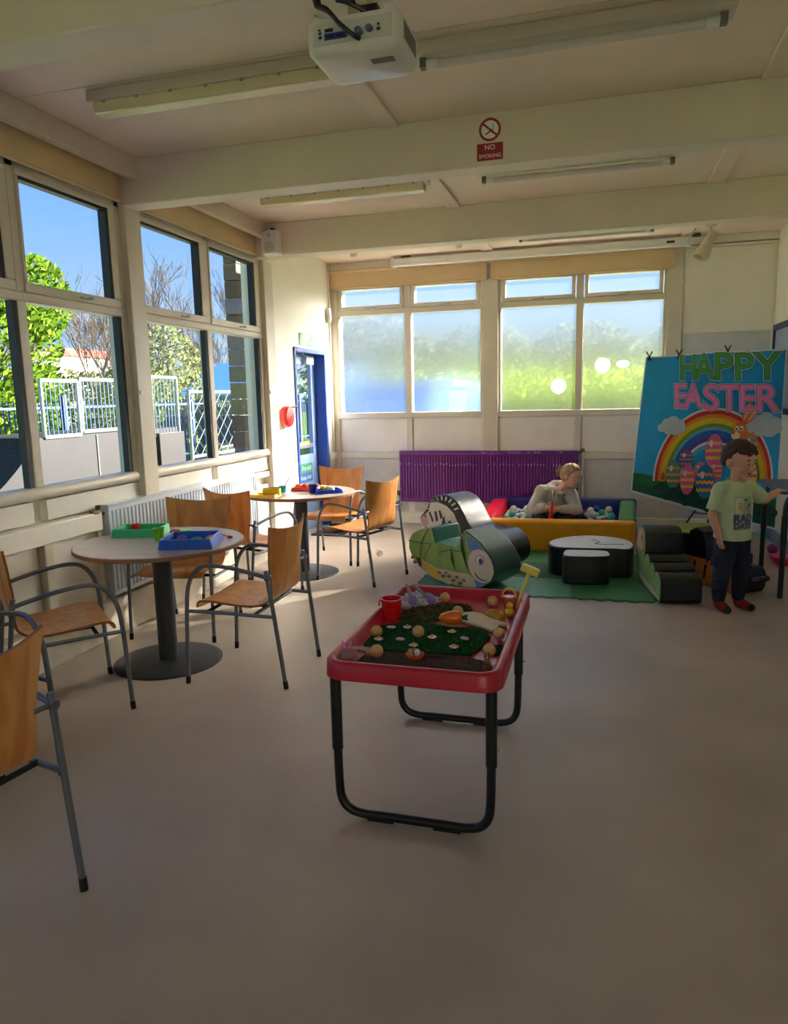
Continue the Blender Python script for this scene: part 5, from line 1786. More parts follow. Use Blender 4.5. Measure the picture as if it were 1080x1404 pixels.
# ------------------------------------------------------------------ black puzzle blocks with a pale printed top
def soft_block(name, lb, poly, h, top, side=VBLK):
    cx = sum(p[0] for p in poly) / len(poly)
    cy = sum(p[1] for p in poly) / len(poly)
    t = thing(name, lb, 'soft block', (cx, cy, ZM), 0, 'black soft play blocks')
    m = MB(t)
    m.prism(poly, lambda a, b: (a, b, ZM), lambda a, b: (a, b, ZM + h))
    m.build('cover', side, t, ang=30, bevel=.012)
    m = MB(t)
    m.prism([(cx + (a - cx) * .965, cy + (b - cy) * .965) for a, b in poly], lambda a, b: (a, b, ZM + h), lambda a, b: (a, b, ZM + h + .0015))
    m.build('top_print', top, t, smooth=False)
    return t
TOPP = mat('pale_print', (214, 220, 228), 0.35, var=0.12, scale=7)
blk = soft_block('soft_block', 'wide black soft block with a pale printed top, rounded lobe ahead of the ball pit',
           smooth_poly([(-.415, 6.36), (-.36, 6.16), (-.22, 6.125), (-.06, 6.135), (.13, 6.15), (.265, 6.16), (.30, 6.40), (.20, 6.62), (-.05, 6.71), (-.28, 6.60)], 4), .245, TOPP)
m = MB(blk)
m.tube(crom([(-.05, 6.50, ZM + .247), (.02, 6.40, ZM + .247), (-.02, 6.33, ZM + .247), (.08, 6.30, ZM + .247), (.22, 6.33, ZM + .247)], 5), .003, 5)
m.build('print_line', mat('print_line_dark', (50, 52, 60), 0.5), blk)
soft_block('soft_block', 'small black soft block with a pale printed top standing before the wide block',
           smooth_poly([(-.27, 5.95), (-.255, 5.86), (-.15, 5.845), (-.02, 5.86), (.085, 5.905), (.10, 6.0), (.06, 6.10), (-.12, 6.105), (-.25, 6.08)], 4), .235, TOPP)
soft_block('soft_block', 'black soft block with a lime printed top behind the caterpillar rocker',
           smooth_poly([(.66, 6.85), (.70, 6.70), (.95, 6.66), (1.2, 6.72), (1.26, 6.95), (1.15, 7.2), (.85, 7.22), (.68, 7.08)], 4), .30, mat('lime_print', (146, 170, 70), 0.4, var=0.2, scale=8))

# ------------------------------------------------------------------ caterpillar and tiger rockers
def rocker(name, lb, loc, rz, outline, thick, faces):
    t = thing(name, lb, 'rocker', loc, rz)
    m = MB()
    m.prism(outline, lambda a, b: (0, a, b), lambda a, b: (thick, a, b))
    m.build('body', VBLK, t, ang=32, bevel=.012, seg=3)
    F = Face(t, lambda a, b, k: (-.001 - k, a, b))
    for nm, pts, mt in faces:
        F.poly(nm, pts, mt)
    return t
def bump(l0, l1, z0, zt, n=7):
    return [(l0 + (l1 - l0) * (0.5 - 0.5 * math.cos(PI * k / n)), z0 + (zt - z0) * math.sin(PI * k / n) ** 0.5) for k in range(n + 1)]
cat_out = [(.02, 0.0), (0.0, .03), (0.0, .15), (.03, .19)] + bump(.03, .19, .135, .21)[1:] + bump(.19, .36, .145, .245)[1:] + bump(.36, .54, .16, .275)[1:] + [(.545, .36), (.56, .42), (.62, .45), (.72, .455), (.80, .44), (.84, .38), (.86, .25), (.84, .1), (.74, .02), (.6, 0)]
PG = mat('print_pale_green', (136, 170, 110), 0.5, var=0.15, scale=14)
rocker('rocker', 'black segmented caterpillar soft rocker with a pale green printed side', (.452, 5.42, ZM), math.radians(9.0), cat_out, .29,
       [('side_print', [(.5 + (a - .5) * .96 - .008, .006 + b * .965) for a, b in cat_out], PG),
        ('belly_print', [(.06, .02), (.16, .05), (.3, .06), (.5, .06), (.7, .08), (.7, .03), (.5, .01), (.2, .01)], mat('print_cream', (220, 206, 176), 0.5)),
        ('face_print', ellipse(.70, .34, .10, .09, 20), mat('print_tan', (216, 156, 120), 0.5)),
        ('eye_print', ellipse(.66, .36, .02, .026, 12), PK)])
tig_out = [(.03, 0.0), (0.0, .04), (-.02, .12)] + bump(0.0, .2, .13, .20)[1:] + bump(.2, .38, .16, .23)[1:] + [(.40, .36), (.44, .43), (.54, .455), (.62, .42), (.66, .32), (.66, .15), (.58, .03), (.5, 0)]
tg = rocker('rocker', 'black tiger soft rocker with an orange striped side behind the caterpillar', (1.03, 5.80, 0.0005), math.radians(35), [(a * .85, b) for a, b in tig_out], .27,
       [('side_print', [(.85 * (.33 + (a - .33) * .95), .006 + min(b, .215) * .96) for a, b in tig_out if b < .4], mat('print_orange', (214, 132, 66), 0.5, var=0.1)),
        ('stripe_print', [(.08, .17), (.10, .17), (.12, .06), (.10, .05)], PK), ('stripe_print', [(.2, .15), (.22, .15), (.25, .05), (.23, .04)], PK), ('stripe_print', [(.32, .17), (.345, .17), (.36, .05), (.34, .05)], PK), ('stripe_print', [(.44, .18), (.46, .18), (.48, .06), (.46, .05)], PK)])
m = MB()
m.tube(crom([(.14, .0, .1), (.16, -.06, .12), (.19, -.11, .15)], 5), [.03] * 3 + [.028] * 4 + [.022] * 3 + [.012], 10)
m.build('tail', VBLK, tg)

# ------------------------------------------------------------------ ball pit
def vinyl(name, c):
    return mat(name, c, 0.34, var=0.06, scale=5, bump=0.25, bscale=7, coat=0.15)
pit = thing('ball_pit', 'square soft ball pit with yellow, red, blue and green padded walls', 'ball pit', (-.42, 7.7, 0))
def pad(name, poly_top, z0, ztops, mt):
    m = MB(pit)
    m.add([(x, y, z0) for x, y in poly_top] + [(x, y, z) for (x, y), z in zip(poly_top, ztops)], [(0, 3, 2, 1), (4, 5, 6, 7), (0, 1, 5, 4), (1, 2, 6, 5), (2, 3, 7, 6), (3, 0, 4, 7)])
    return m.build(name, mt, pit, bevel=.03, seg=4)
pad('wall_pad', [(-1.20, 7.10), (.345, 7.13), (.35, 7.28), (-1.20, 7.25)], .0, [.315] * 4, vinyl('yellow_vinyl', (236, 166, 24)))
pad('wall_pad', [(-1.20, 7.255), (-1.03, 7.255), (-1.0, 8.22), (-1.17, 8.22)], .0, [.32, .32, .375, .375], vinyl('red_vinyl', (206, 20, 50)))
pad('wall_pad', [(.19, 7.285), (.35, 7.285), (.39, 8.22), (.23, 8.22)], .0, [.325, .325, .375, .375], vinyl('green_vinyl', (70, 150, 80)))
pad('wall_pad', [(-1.19, 8.225), (.40, 8.225), (.41, 8.38), (-1.17, 8.38)], .0, [.375] * 4, vinyl('navy_vinyl', (26, 44, 130)))
MB(pit).box(-1.06, .2, 7.24, 8.24, 0.0, .20).build('floor_pad', vinyl('navy_vinyl', (26, 44, 130)), pit, bevel=.01)
BC = {'white': (218, 218, 216), 'teal': (70, 190, 180), 'purple': (104, 60, 140), 'blue': (40, 70, 190), 'red': (214, 40, 40)}
BM = {k: MB().sphere((0, 0, .0375), .0375, 16, 10).mesh('%s_ball' % k, mat('ball_' + k, c, 0.3, var=0.03)) for k, c in BC.items()}
rng = random.Random(4)
row = 0
y = 7.335
while y < 8.17:
    x = -.955 + (.0385 if row % 2 else 0)
    while x < .15:
        if math.hypot((x + .46) / .26, (y - 7.62) / .22) > 1 and not (-.72 < x < -.10 and 7.34 < y < 7.95):
            k = rng.choices(list(BC), (7, 3, 2, 1, 1))[0]
            o = bpy.data.objects.new('pit_ball', BM[k])
            COL.objects.link(o)
            o.location = (x, y, .2005)
            tag(o, '%s plastic ball in the ball pit' % k, 'ball', 'balls in the ball pit')
        x += .077
    y += .0668
    row += 1
# a few balls lying on top
for (x, y, k) in ((-.905, 7.95, 'white'), (-.76, 7.98, 'white'), (-.70, 8.02, 'white'), (-.02, 8.04, 'blue'), (.11, 8.02, 'white'), (.04, 7.80, 'teal'), (.13, 7.60, 'teal'), (-.05, 7.66, 'white'), (-.88, 7.60, 'teal'), (-.08, 7.93, 'white')):
    o = bpy.data.objects.new('pit_ball', BM[k])
    COL.objects.link(o)
    o.location = (x, y, .258)
    tag(o, '%s plastic ball resting on top of the ball pit balls' % k, 'ball', 'balls in the ball pit')

# loose balls on the floor
def ball(x, y, r, mt, lb, z=0.0):
    o = MB().sphere((0, 0, r), r, 20, 14).build('play_ball', mt)
    o.location = (x, y, z)
    return tag(o, lb, 'ball')
ball(1.655, 8.12, .055, mat('ball_teal', BC['teal'], 0.3), 'teal ball on the floor by the blue skirting')
ball(1.60, 7.40, .05, mat('ball_violet', (120, 40, 120), 0.3), 'purple ball on the floor beside the pink bowl')
ball(-2.07, 6.65, .037, mat('ball_bright_white', (240, 238, 232), 0.3), 'white ball alone on the sunlit floor')
t = thing('pink_bowl', 'hot pink plastic bowl on the floor behind the table leg', 'bowl', (1.59, 6.95, 0))
MB(t).lathe([(0, 0), (.06, 0), (.10, .05), (.115, .075), (.108, .075), (.09, .05), (.05, .008), (0, .008)], (1.59, 6.95, 0), 28, cap=False).build('bowl', mat('hot_pink', (226, 30, 110), 0.35), t)
MB(t).lathe([(.105, .072), (.117, .075), (.117, .08), (.105, .08)], (1.59, 6.95, 0), 28).build('rim', mat('hot_pink', (226, 30, 110), 0.35), t)
dm = MB().prism(rrect(-3.165, -2.80, 7.52, 8.25, .02, 3), lambda a, b: (a, b, 0), lambda a, b: (a, b, .014)).build('door_mat', mat('door_mat_navy', (28, 32, 46), 0.95, var=0.2, scale=60, bump=0.6, bscale=260), smooth=False)
tag(setbase(dm, -2.98, 7.9, 0), 'dark navy door mat in front of the blue door', 'mat')
ball(-3.03, 7.72, .037, mat('ball_teal', BC['teal'], 0.3), 'teal ball lying on the dark door mat', .0145)
ball(-2.88, 8.14, .037, mat('ball_purple', BC['purple'], 0.3), 'purple ball lying on the dark door mat', .0145)

# ------------------------------------------------------------------ banner
bn = thing('banner', 'blue Happy Easter banner with rainbow, eggs and a rabbit clipped to a stand', 'banner', (1.1, 7.8, 0.2))
def bw(cx, cy):
    return (.425 + (cx - 123) * .001345, 1.888 - (cy - 98) * .00151)
F = Face(bn, lambda a, b, k: (a - 1.1, -k, b - .2))
def art(name, pts, c, rough=0.55, var=0.04):
    return F.poly(name, [bw(*p) for p in pts], mat('print_%d_%d_%d' % c, c, rough, var=var, scale=6))
edge = [(123, 98), (250, 93), (380, 88), (500, 82), (620, 75), (800, 80), (950, 74), (1070, 74), (1070, 1240), (900, 1205), (720, 1165), (540, 1127), (400, 1095), (200, 1045), (43, 1003), (75, 600)]
m = MB(bn)
m.prism([bw(*p) for p in edge], lambda a, b: (a, 7.8, b), lambda a, b: (a, 7.804, b))
m.build('cloth', mat('banner_white', (232, 234, 236), 0.6), bn, smooth=False)
art('sky_print', [(131, 106), (380, 96), (620, 84), (1064, 82), (1064, 1228), (540, 1112), (54, 992), (84, 600)], (26, 168, 230), var=0.08)
art('hill_print', [(60, 870), (150, 880), (270, 905), (400, 945), (600, 965), (800, 1000), (1064, 1040), (1064, 1226), (540, 1110), (56, 990)], (32, 112, 62), var=0.2)
art('meadow_print', [(60, 925), (200, 960), (350, 990), (600, 1020), (820, 1060), (1064, 1080), (1064, 1224), (540, 1108), (56, 988)], (24, 92, 66), var=0.2)
def band(r0, r1, c, a0=0.0, a1=PI):
    o = ellipse(618, 925, 415 * r0, 488 * r0, 40, -a1, -a0)
    i = ellipse(618, 925, 415 * r1, 488 * r1, 40, -a0, -a1)
    art('rainbow_band', o + i, c)
for (r0, r1, c) in ((1.0, .97, (226, 230, 232)), (.97, .915, (214, 44, 30)), (.915, .865, (232, 138, 40)), (.865, .79, (226, 196, 30)), (.79, .74, (120, 160, 50)), (.74, .70, (90, 180, 210)), (.70, .615, (26, 100, 196)), (.615, .555, (100, 60, 160)), (.555, .52, (230, 234, 236)), (.52, .465, (90, 184, 220))):
    band(r0, r1, c)
for (cx, s) in ((335, 1), (965, 1.25)):
    for (dx, dy, r) in ((-80, 5, 32), (-45, -25, 36), (0, -35, 42), (42, -15, 38), (62, 15, 26), (20, 20, 42), (-30, 22, 36)):
        art('cloud_print', ellipse(cx + dx * s, 560 + dy * s, r * s, r * s * .9, 18), (196, 208, 218))
EGG = [(620, 715, 58, 108, .1, (226, 96, 150), (240, 200, 90)), (432, 775, 50, 66, 0, (150, 70, 120), (110, 170, 190)), (530, 850, 40, 60, .3, (220, 130, 170), (236, 170, 120)), (640, 850, 46, 70, 0, (226, 80, 140), (240, 180, 70)),
       (870, 690, 45, 90, 0, (230, 150, 70), (50, 150, 190)), (870, 880, 52, 100, 0, (236, 200, 120), (220, 90, 130)), (345, 875, 52, 96, 0, (80, 150, 130), (236, 140, 50)), (446, 910, 52, 102, .05, (230, 90, 150), (240, 200, 60)), (568, 925, 66, 116, 0, (24, 110, 180), (240, 150, 40)), (270, 890, 14, 26, 0, (170, 50, 40), (210, 90, 60)), (820, 960, 40, 70, 0, (200, 70, 130), (240, 180, 90))]
for (x, y, rx, ry, ro, c1, c2) in EGG:
    art('egg_print', ellipse(x, y, rx, ry, 24, rot=ro), c1, 0.4)
    for f in (-.45, 0.0, .45):
        h = ry * .11
        w0 = rx * math.sqrt(max(0, 1 - f * f)) * .96
        pts = []
        n = 8
        for k in range(n + 1):
            pts.append((x - w0 + 2 * w0 * k / n, y + f * ry - h + (h * .8 if k % 2 else 0)))
        for k in range(n, -1, -1):
            pts.append((x - w0 + 2 * w0 * k / n, y + f * ry + h * .6 + (h * .8 if k % 2 else 0)))
        art('egg_stripe', pts, c2, 0.4)
    art('egg_shine', ellipse(x - rx * .3, y - ry * .4, rx * .22, ry * .22, 12), (236, 214, 224), 0.4)
for (x, y, r) in ((250, 960, 40), (340, 1010, 60), (480, 1040, 70), (640, 1080, 70), (880, 1090, 80), (1000, 1110, 60), (760, 1100, 60)):
    for (dx, dy) in ((0, 0), (-.6, .2), (.6, .2), (.2, -.3)):
        art('bush_print', ellipse(x + dx * r, y + dy * r, r * .55, r * .5, 10), (16, 70, 52))
RO = (222, 120, 58)
for (x, y, rx, ry, ro) in ((828, 465, 22, 75, .32), (868, 480, 22, 80, .62)):
    art('rabbit_ear', ellipse(x, y, rx, ry, 18, rot=ro), RO)
    art('rabbit_ear', ellipse(x, y, rx * .5, ry * .75, 14, rot=ro), (236, 170, 130))
art('rabbit_print', ellipse(790, 660, 50, 70, 20), RO)
art('rabbit_print', ellipse(788, 595, 50, 62, 22), RO)
art('rabbit_print', ellipse(758, 618, 30, 24, 16), (242, 210, 180))
for x in (765, 795):
    art('rabbit_eye', ellipse(x, 572, 12, 17, 14), (240, 240, 240))
    art('rabbit_eye', ellipse(x - 2, 575, 6, 9, 10), (30, 24, 30))
art('rabbit_nose', ellipse(742, 602, 9, 7, 10), (150, 70, 60))
# lettering
def letters(word, spots, face, line):
    for ch, (x, y, h, wd) in zip(word, spots):
        k0 = F.k
        for (off, c, dz) in ((.0150, (232, 236, 238), 0), (.0100, line, 1), (.0040, face, 2)):
            X, Z = bw(x, y)
            hh = h * .00151 * .86
            me = text_mesh(ch, hh / .70, T(X - 1.1, -(k0 + dz * 1.5) * .0006, Z - .2) @ TXY @ Matrix.Diagonal((wd, 1, 1, 1)), mat('print_%d_%d_%d' % c, c, 0.5, var=0.03), 'letter', bn, offset=off, shear=-.06)
        F.k = k0 + 1
letters('HAPPY', [(420, 183, 178, .72), (528, 182, 188, .78), (655, 182, 195, .98), (790, 188, 195, .98), (945, 190, 200, 1.0)], (74, 164, 70), (22, 66, 48))
letters('EASTER', [(372, 365, 178, .78), (462, 368, 180, .72), (585, 378, 188, .92), (706, 385, 192, .84), (820, 388, 192, .84), (952, 392, 198, .98)], (240, 130, 190), (130, 44, 130))
for (x, y) in ((147, 92), (354, 85), (684, 70)):
    X, Z = bw(x, y)
    t = MB(bn)
    for s in (-1, 1):
        t.obox((X + s * .014, 7.79, Z + .02), (.012, .02, .06), RY(s * .5))
        t.obox((X - s * .007, 7.79, Z - .02), (.012, .02, .05), RY(s * .3))
    t.build('clip', BPLAST, bn, bevel=.002)
m = MB(bn)
m.cyl((.44, 7.82, 1.885), (1.69, 7.82, 1.885), .010, n=10)
m.cyl((1.12, 7.84, .62), (1.12, 7.84, 1.885), .012, n=10)
for a in (.4, 2.5, 4.5):
    m.tube([(1.12, 7.84, .60), (1.12 + .42 * math.cos(a), 7.84 + .20 * math.sin(a), .01)], .010, 8)
    m.tube([(1.12, 7.84, .30), (1.12 + .21 * math.cos(a), 7.84 + .10 * math.sin(a), .30)], .006, 6)
m.cyl((1.12, 7.84, .29), (1.12, 7.84, .64), .016, n=10)
m.build('stand', BLK, bn)

# ------------------------------------------------------------------ table at the right edge
t = thing('activity_table', 'black legged table with a slate blue top beside the child', 'table', (1.5, 6.1, 0))
m = MB(t)
m.prism(rrect(1.275, 1.72, 5.76, 6.55, .05, 5), lambda a, b: (a, b, .785), lambda a, b: (a, b, .812))
m.build('tabletop', mat('slate_blue_top', (70, 84, 116), 0.4, var=0.06), t, bevel=.006)
for y in (5.81, 6.50):
    for x in (1.325, 1.69):
        s = 1 if x < 1.5 else -1
        m = MB(t)
        m.tube(crom([(x, y, 0.0), (x, y, .3), (x, y, .62), (x + .008 * s, y, .72), (x + .035 * s, y, .765), (x + .09 * s, y, .775)], 5), .019, 12)
        m.cyl((x, y, .40), (x, y, .62), .0235, n=12)
        m.build('leg', BLK, t)
# ------------------------------------------------------------------ people
def fuse(mb, name, mt, parent=None, voxel=0.006, smooth=3, deci=None):
    """melt overlapping closed shapes into one continuous skin"""
    o = mb.build('tmp', mt)
    r = o.modifiers.new('r', 'REMESH')
    r.mode = 'VOXEL'
    r.voxel_size = voxel
    s = o.modifiers.new('s', 'SMOOTH')
    s.factor = 0.5
    s.iterations = smooth
    dg = bpy.context.evaluated_depsgraph_get()
    me = bpy.data.meshes.new_from_object(o.evaluated_get(dg))
    bpy.data.objects.remove(o)
    me.name = name
    me.materials.clear()
    me.materials.append(mt)
    me.polygons.foreach_set('use_smooth', [True] * len(me.polygons))
    n = bpy.data.objects.new(name, me)
    COL.objects.link(n)
    n.parent = parent
    return n

def cap(m, p0, p1, r0, r1, n=14):
    p0, p1 = Vector(p0), Vector(p1)
    m.sphere(p0, r0, n, 8)
    m.sphere(p1, r1, n, 8)
    m.tube([p0, p1], [r0, r1], n)

def chain(m, pts, rs, n=14):
    for i in range(len(pts) - 1):
        cap(m, pts[i], pts[i + 1], rs[i], rs[i + 1], n)

def hand(m, wrist, d, up, s=1.0, curl=0.5, side=1):
    """palm + five bent fingers; d = direction of the fingers, up = back of hand"""
    d = Vector(d).normalized()
    up = Vector(up)
    up = (up - d * up.dot(d)).normalized()
    sd = d.cross(up) * side
    w = Vector(wrist)
    k0 = w + d * .012 * s
    k1 = w + d * .048 * s
    for f in (-1, -.33, .33, 1):
        cap(m, k0 + sd * f * .009 * s, k1 + sd * f * .014 * s, .0105 * s, .0100 * s, 10)
    for f, L in ((-1, .030), (-.33, .037), (.33, .040), (1, .034)):
        a = k1 + sd * f * .0165 * s
        L *= s
        dd = (d - up * curl * .5 + sd * f * .08).normalized()
        b = a + dd * L * .55
        dd2 = (d - up * curl * 1.6).normalized()
        c = b + dd2 * L * .5
        chain(m, [a, b, c], [.0082 * s, .0076 * s, .0064 * s], 8)
    a = w + d * .016 * s - sd * -.016 * s
    b = a + (d * .6 + sd * .9 - up * .3).normalized() * .024 * s
    c = b + (d * .9 + sd * .2 - up * .5).normalized() * .022 * s
    chain(m, [a, b, c], [.0095 * s, .0085 * s, .0068 * s], 8)

def head_shapes(m, H, s=1.0):
    """head in head-local space: face towards -y"""
    def E(c, r, R=None):
        R4 = H.to_3x3().to_4x4()
        if R is not None:
            R4 = R4 @ R
        m.sphere(H @ (Vector(c) * s), s, 18, 12, r, R4)
    E((0, .014, .022), (.086, .100, .096))
    E((0, -.022, -.045), (.064, .064, .068))
    E((0, -.034, -.010), (.072, .055, .055))
    E((0, -.060, -.088), (.027, .024, .022))
    for q_ in (-1, 1):
        E((q_ * .034, -.052, -.040), (.032, .032, .032))
        E((q_ * .086, .014, -.012), (.010, .020, .028))
        E((q_ * .030, -.072, .022), (.028, .016, .012))
    E((0, -.086, -.010), (.009, .013, .024))
    E((0, -.094, -.030), (.014, .014, .011))
    E((0, -.078, -.062), (.022, .014, .010))

def face_parts(parent, H, s, skin, hairm, lipm):
    def E(m, c, r, R=None):
        R4 = H.to_3x3().to_4x4()
        if R is not None:
            R4 = R4 @ R
        m.sphere(H @ (Vector(c) * s), s, 12, 8, r, R4)
    for q_ in (-1, 1):
        m = MB()
        E(m, (q_ * .031, -.0790, .004), (.0125, .0085, .0070))
        e = m.build('eye', mat('eye_white', (216, 210, 204), 0.3), parent)
        m = MB()
        E(m, (q_ * .031, -.0855, .0025), (.0058, .0032, .0058))
        m.build('iris', mat('iris_dark', (44, 34, 30), 0.2), e)
        m = MB()
        E(m, (q_ * .031, -.0800, .0085), (.0150, .0100, .0048))
        m.build('eyelid', skin, parent)
        m = MB()
        E(m, (q_ * .031, -.0868, .0040), (.0140, .0030, .0020))
        m.build('eyelash', mat('lash_dark', (30, 22, 20), 0.6), parent)
        m = MB()
        E(m, (q_ * .033, -.0830, .026), (.0185, .0070, .0036), RY(q_ * .15))
        m.build('eyebrow', hairm, parent)
    m = MB()
    E(m, (0, -.0895, -.0585), (.0185, .0050, .0040))
    E(m, (0, -.0885, -.0660), (.0160, .0055, .0045))
    m.build('lips', lipm, parent)

def hair_cap(parent, H, s, mt, test, seed, n=260, r=(.014, .022), lift=1.0, name='hair'):
    rng = random.Random(seed)
    m = MB()
    k = 0
    while k < n:
        v = Vector((rng.gauss(0, 1), rng.gauss(0, 1), rng.gauss(0, 1))).normalized()
        p = Vector((v.x * .086, v.y * .100, v.z * .096)) * lift + Vector((0, .014, .022))
        if not test(p):
            continue
        rr = rng.uniform(*r) * s
        m.sphere(H @ (p * s), rr, 8, 6)
        k += 1
    return fuse(m, name, mt, parent, voxel=.0042 * s, smooth=2)

SKIN = mat('skin_child', (206, 152, 124), 0.5, var=0.05, scale=20, sss=0.08)
SKINW = mat('skin_adult', (222, 170, 150), 0.5, var=0.05, scale=20, sss=0.08)
LIP = mat('lips', (160, 78, 74), 0.45, var=0.03)
HAIRB = mat('hair_brown', (74, 52, 38), 0.65, var=0.35, scale=60, stretch=(1, 1, 4), bump=0.7, bscale=120)
HAIRF = mat('hair_fair', (178, 142, 100), 0.55, var=0.3, scale=60, stretch=(1, 1, 4), bump=0.7, bscale=120)

# --- child, local frame faces -y
cx_, cy_ = .915, 5.44
# body: one continuous skin
m = MB()
HC = T(.010, -.026, 1.066) @ RZ(math.radians(12)) @ RX(math.radians(13))
head_shapes(m, HC, 1.08)
cap(m, (0.004, .0, .89), (.010, -.006, 1.0), .042, .040)
m.tube([(0, 0, .50), (0, 0, .60), (0, -.005, .70), (0, -.005, .80), (0, 0, .87), (0, 0, .90)], [.078, .080, .082, .080, .062, .03], 20, sx=1.35)
SHR, SHL = Vector((-.118, 0, .868)), Vector((.118, 0, .868))
ELR, WRR = Vector((-.165, .012, .68)), Vector((-.150, -.055, .535))
ELL, WRL = Vector((.262, .020, .768)), Vector((.405, .050, .822))
chain(m, [SHR, ELR, WRR], [.042, .031, .022])
chain(m, [SHL, ELL, WRL], [.042, .031, .022])
hand(m, WRR, (0.10, -.25, -1), (-1, -.2, 0), .95, .7, 1)
hand(m, WRL, (1, .30, .06), (0, 0, 1), .95, .35, -1)
FT = [Vector((-.078, .0, 0)), Vector((.085, -.005, 0))]
for q_, f in ((-1, FT[0]), (1, FT[1])):
    chain(m, [(q_ * .058, 0, .52), (f.x, -.012, .30), (f.x, .012, .07)], [.066, .044, .029])
    chain(m, [(f.x, .010, .036), (f.x + q_ * .008, -.055, .030), (f.x + q_ * .014, -.100, .024)], [.030, .030, .022])
person = fuse(m, 'person', SKIN, None, .0048, 3)
tag(person, 'small child in a pale green T-shirt, dark trousers and red socks reaching to the table', 'person')
person.location = (cx_, cy_, 0.0)
person.rotation_euler = (0, 0, math.radians(30))
face_parts(person, HC, 1.08, SKIN, HAIRB, LIP)
hair_cap(person, HC, 1.08, HAIRB, lambda p: (p.z > .062 - max(0, p.y + .02) * 1.1) and p.z > -.045 and not (p.y < -.02 and p.z < .062) and not (abs(p.x) > .075 and p.z < .015 and p.y < .03), 3, 620, (.009, .017), 1.03)
# T-shirt
m = MB()
m.tube([(0, .004, .520), (0, .002, .535), (0, -.002, .62), (0, -.006, .70), (0, -.008, .78), (0, -.002, .84), (0, .002, .892), (0.002, .000, .922)], [.102, .100, .096, .095, .093, .084, .066, .052], 24, sx=1.36)
for (a, b) in ((SHR, ELR), (SHL, ELL)):
    e = a.lerp(b, .78)
    chain(m, [a + Vector((-.03 if a.x > 0 else .03, 0, .005)), a, a.lerp(b, .4)], [.05, .054, .052])
    m.tube([a, a.lerp(b, .4), e], [.050, .053, .056], 16)
GTEE = mat('pale_green_cotton', (190, 205, 160), 0.85, var=0.08, scale=10, bump=0.35, bscale=16)
tee = fuse(m, 't_shirt', GTEE, person, .005, 3)
m = MB()
m.tube([(.004 + .052 * math.cos(a) * 1.12, .0 + .050 * math.sin(a), .922 + .012 * math.sin(a)) for a in [2 * PI * k / 28 for k in range(28)]], .006, 8, closed=True)
m.build('collar', mat('collar_green', (150, 180, 122), 0.85), tee)
# printed panel on the chest
def wrap(o, off):
    s = o.modifiers.new('wrap', 'SHRINKWRAP')
    s.target = tee
    s.wrap_method = 'PROJECT'
    s.use_project_y = True
    s.use_project_x = s.use_project_z = False
    s.use_negative_direction = s.use_positive_direction = True
    s.offset = off
    return o
def patch(name, x0, x1, z0, z1, mt, off, nx=10, nz=14):
    m = MB()
    m.grid(lambda u, v: (x0 + (x1 - x0) * u, -.16, z0 + (z1 - z0) * v), nx, nz)
    return wrap(m.build(name, mt, tee), off)
patch('chest_print', -.066, .070, .588, .822, mat('print_tee_sage', (158, 180, 140), 0.8), .0018)
patch('print_block', -.062, -.010, .700, .812, mat('print_tee_grey', (196, 200, 196), 0.8), .0028, 6, 8)
m = MB()
for (x, z, rx, rz_) in ((-.030, .765, .014, .022), (-.022, .735, .012, .018), (-.040, .745, .008, .012)):
    m.prism(ellipse(x, z, rx, rz_, 12), lambda a, b: (a, -.1605, b), lambda a, b: (a, -.16, b))
wrap(m.build('print_splash', mat('print_tee_gold', (200, 164, 80), 0.8), tee), .0036)
m = MB()
m.prism([(-.005, .798), (.012, .806), (.03, .802), (.02, .796), (.012, .792), (.008, .786), (.004, .796)], lambda a, b: (a, -.1605, b), lambda a, b: (a, -.16, b))
m.prism([(.018, .755), (.036, .765), (.052, .785), (.050, .762), (.040, .748), (.026, .746)], lambda a, b: (a, -.1605, b), lambda a, b: (a, -.16, b))
wrap(m.build('print_mark', BPLAST, tee), .0036)
m = MB()
m.prism(ellipse(.036, .730, .016, .026, 14, rot=.4), lambda a, b: (a, -.1605, b), lambda a, b: (a, -.16, b))
wrap(m.build('print_mark', mat('print_tee_lilac', (150, 140, 170), 0.8), tee), .0036)
LILP = mat('print_tee_purple', (110, 96, 160), 0.8)
wrap(text_mesh('RAD', .074, T(0.002, -.165, .668) @ TXY, LILP, 'lettering', tee, offset=.0035), .0036)
wrap(text_mesh('DAYS', .056, T(0.002, -.165, .616) @ TXY, LILP, 'lettering', tee, offset=.003), .0036)
# trousers
m = MB()
m.tube([(0, .004, .44), (0, .004, .50), (0, .002, .555), (0, .002, .60)], [.085, .094, .092, .088], 24, sx=1.30)
for q_, f in ((-1, FT[0]), (1, FT[1])):
    chain(m, [(q_ * .052, .002, .48), (f.x - q_ * .006, -.004, .31), (f.x, .004, .20), (f.x, .012, .105)], [.082, .064, .058, .048], 16)
    m.tube([(f.x, .012, .11), (f.x, .012, .058)], [.046, .040], 16)
    for z in (.30, .23, .16):
        m.sphere((f.x + q_ * .03, -.02, z), .034, 12, 8, (1.1, 1.1, .5))
    m.obox((f.x + q_ * .062, .0, .36), (.022, .06, .075), Matrix.Identity(4))
trousers = fuse(m, 'trousers', mat('navy_cotton', (30, 34, 52), 0.85, var=0.2, scale=10, bump=0.5, bscale=24), person, .0055, 3)
MB().obox((-.088, -.062, .565), (.03, .004, .012), RZ(-.5) @ RY(.5)).build('pocket_tab', mat('tab_blue', (110, 140, 190), 0.6), trousers)
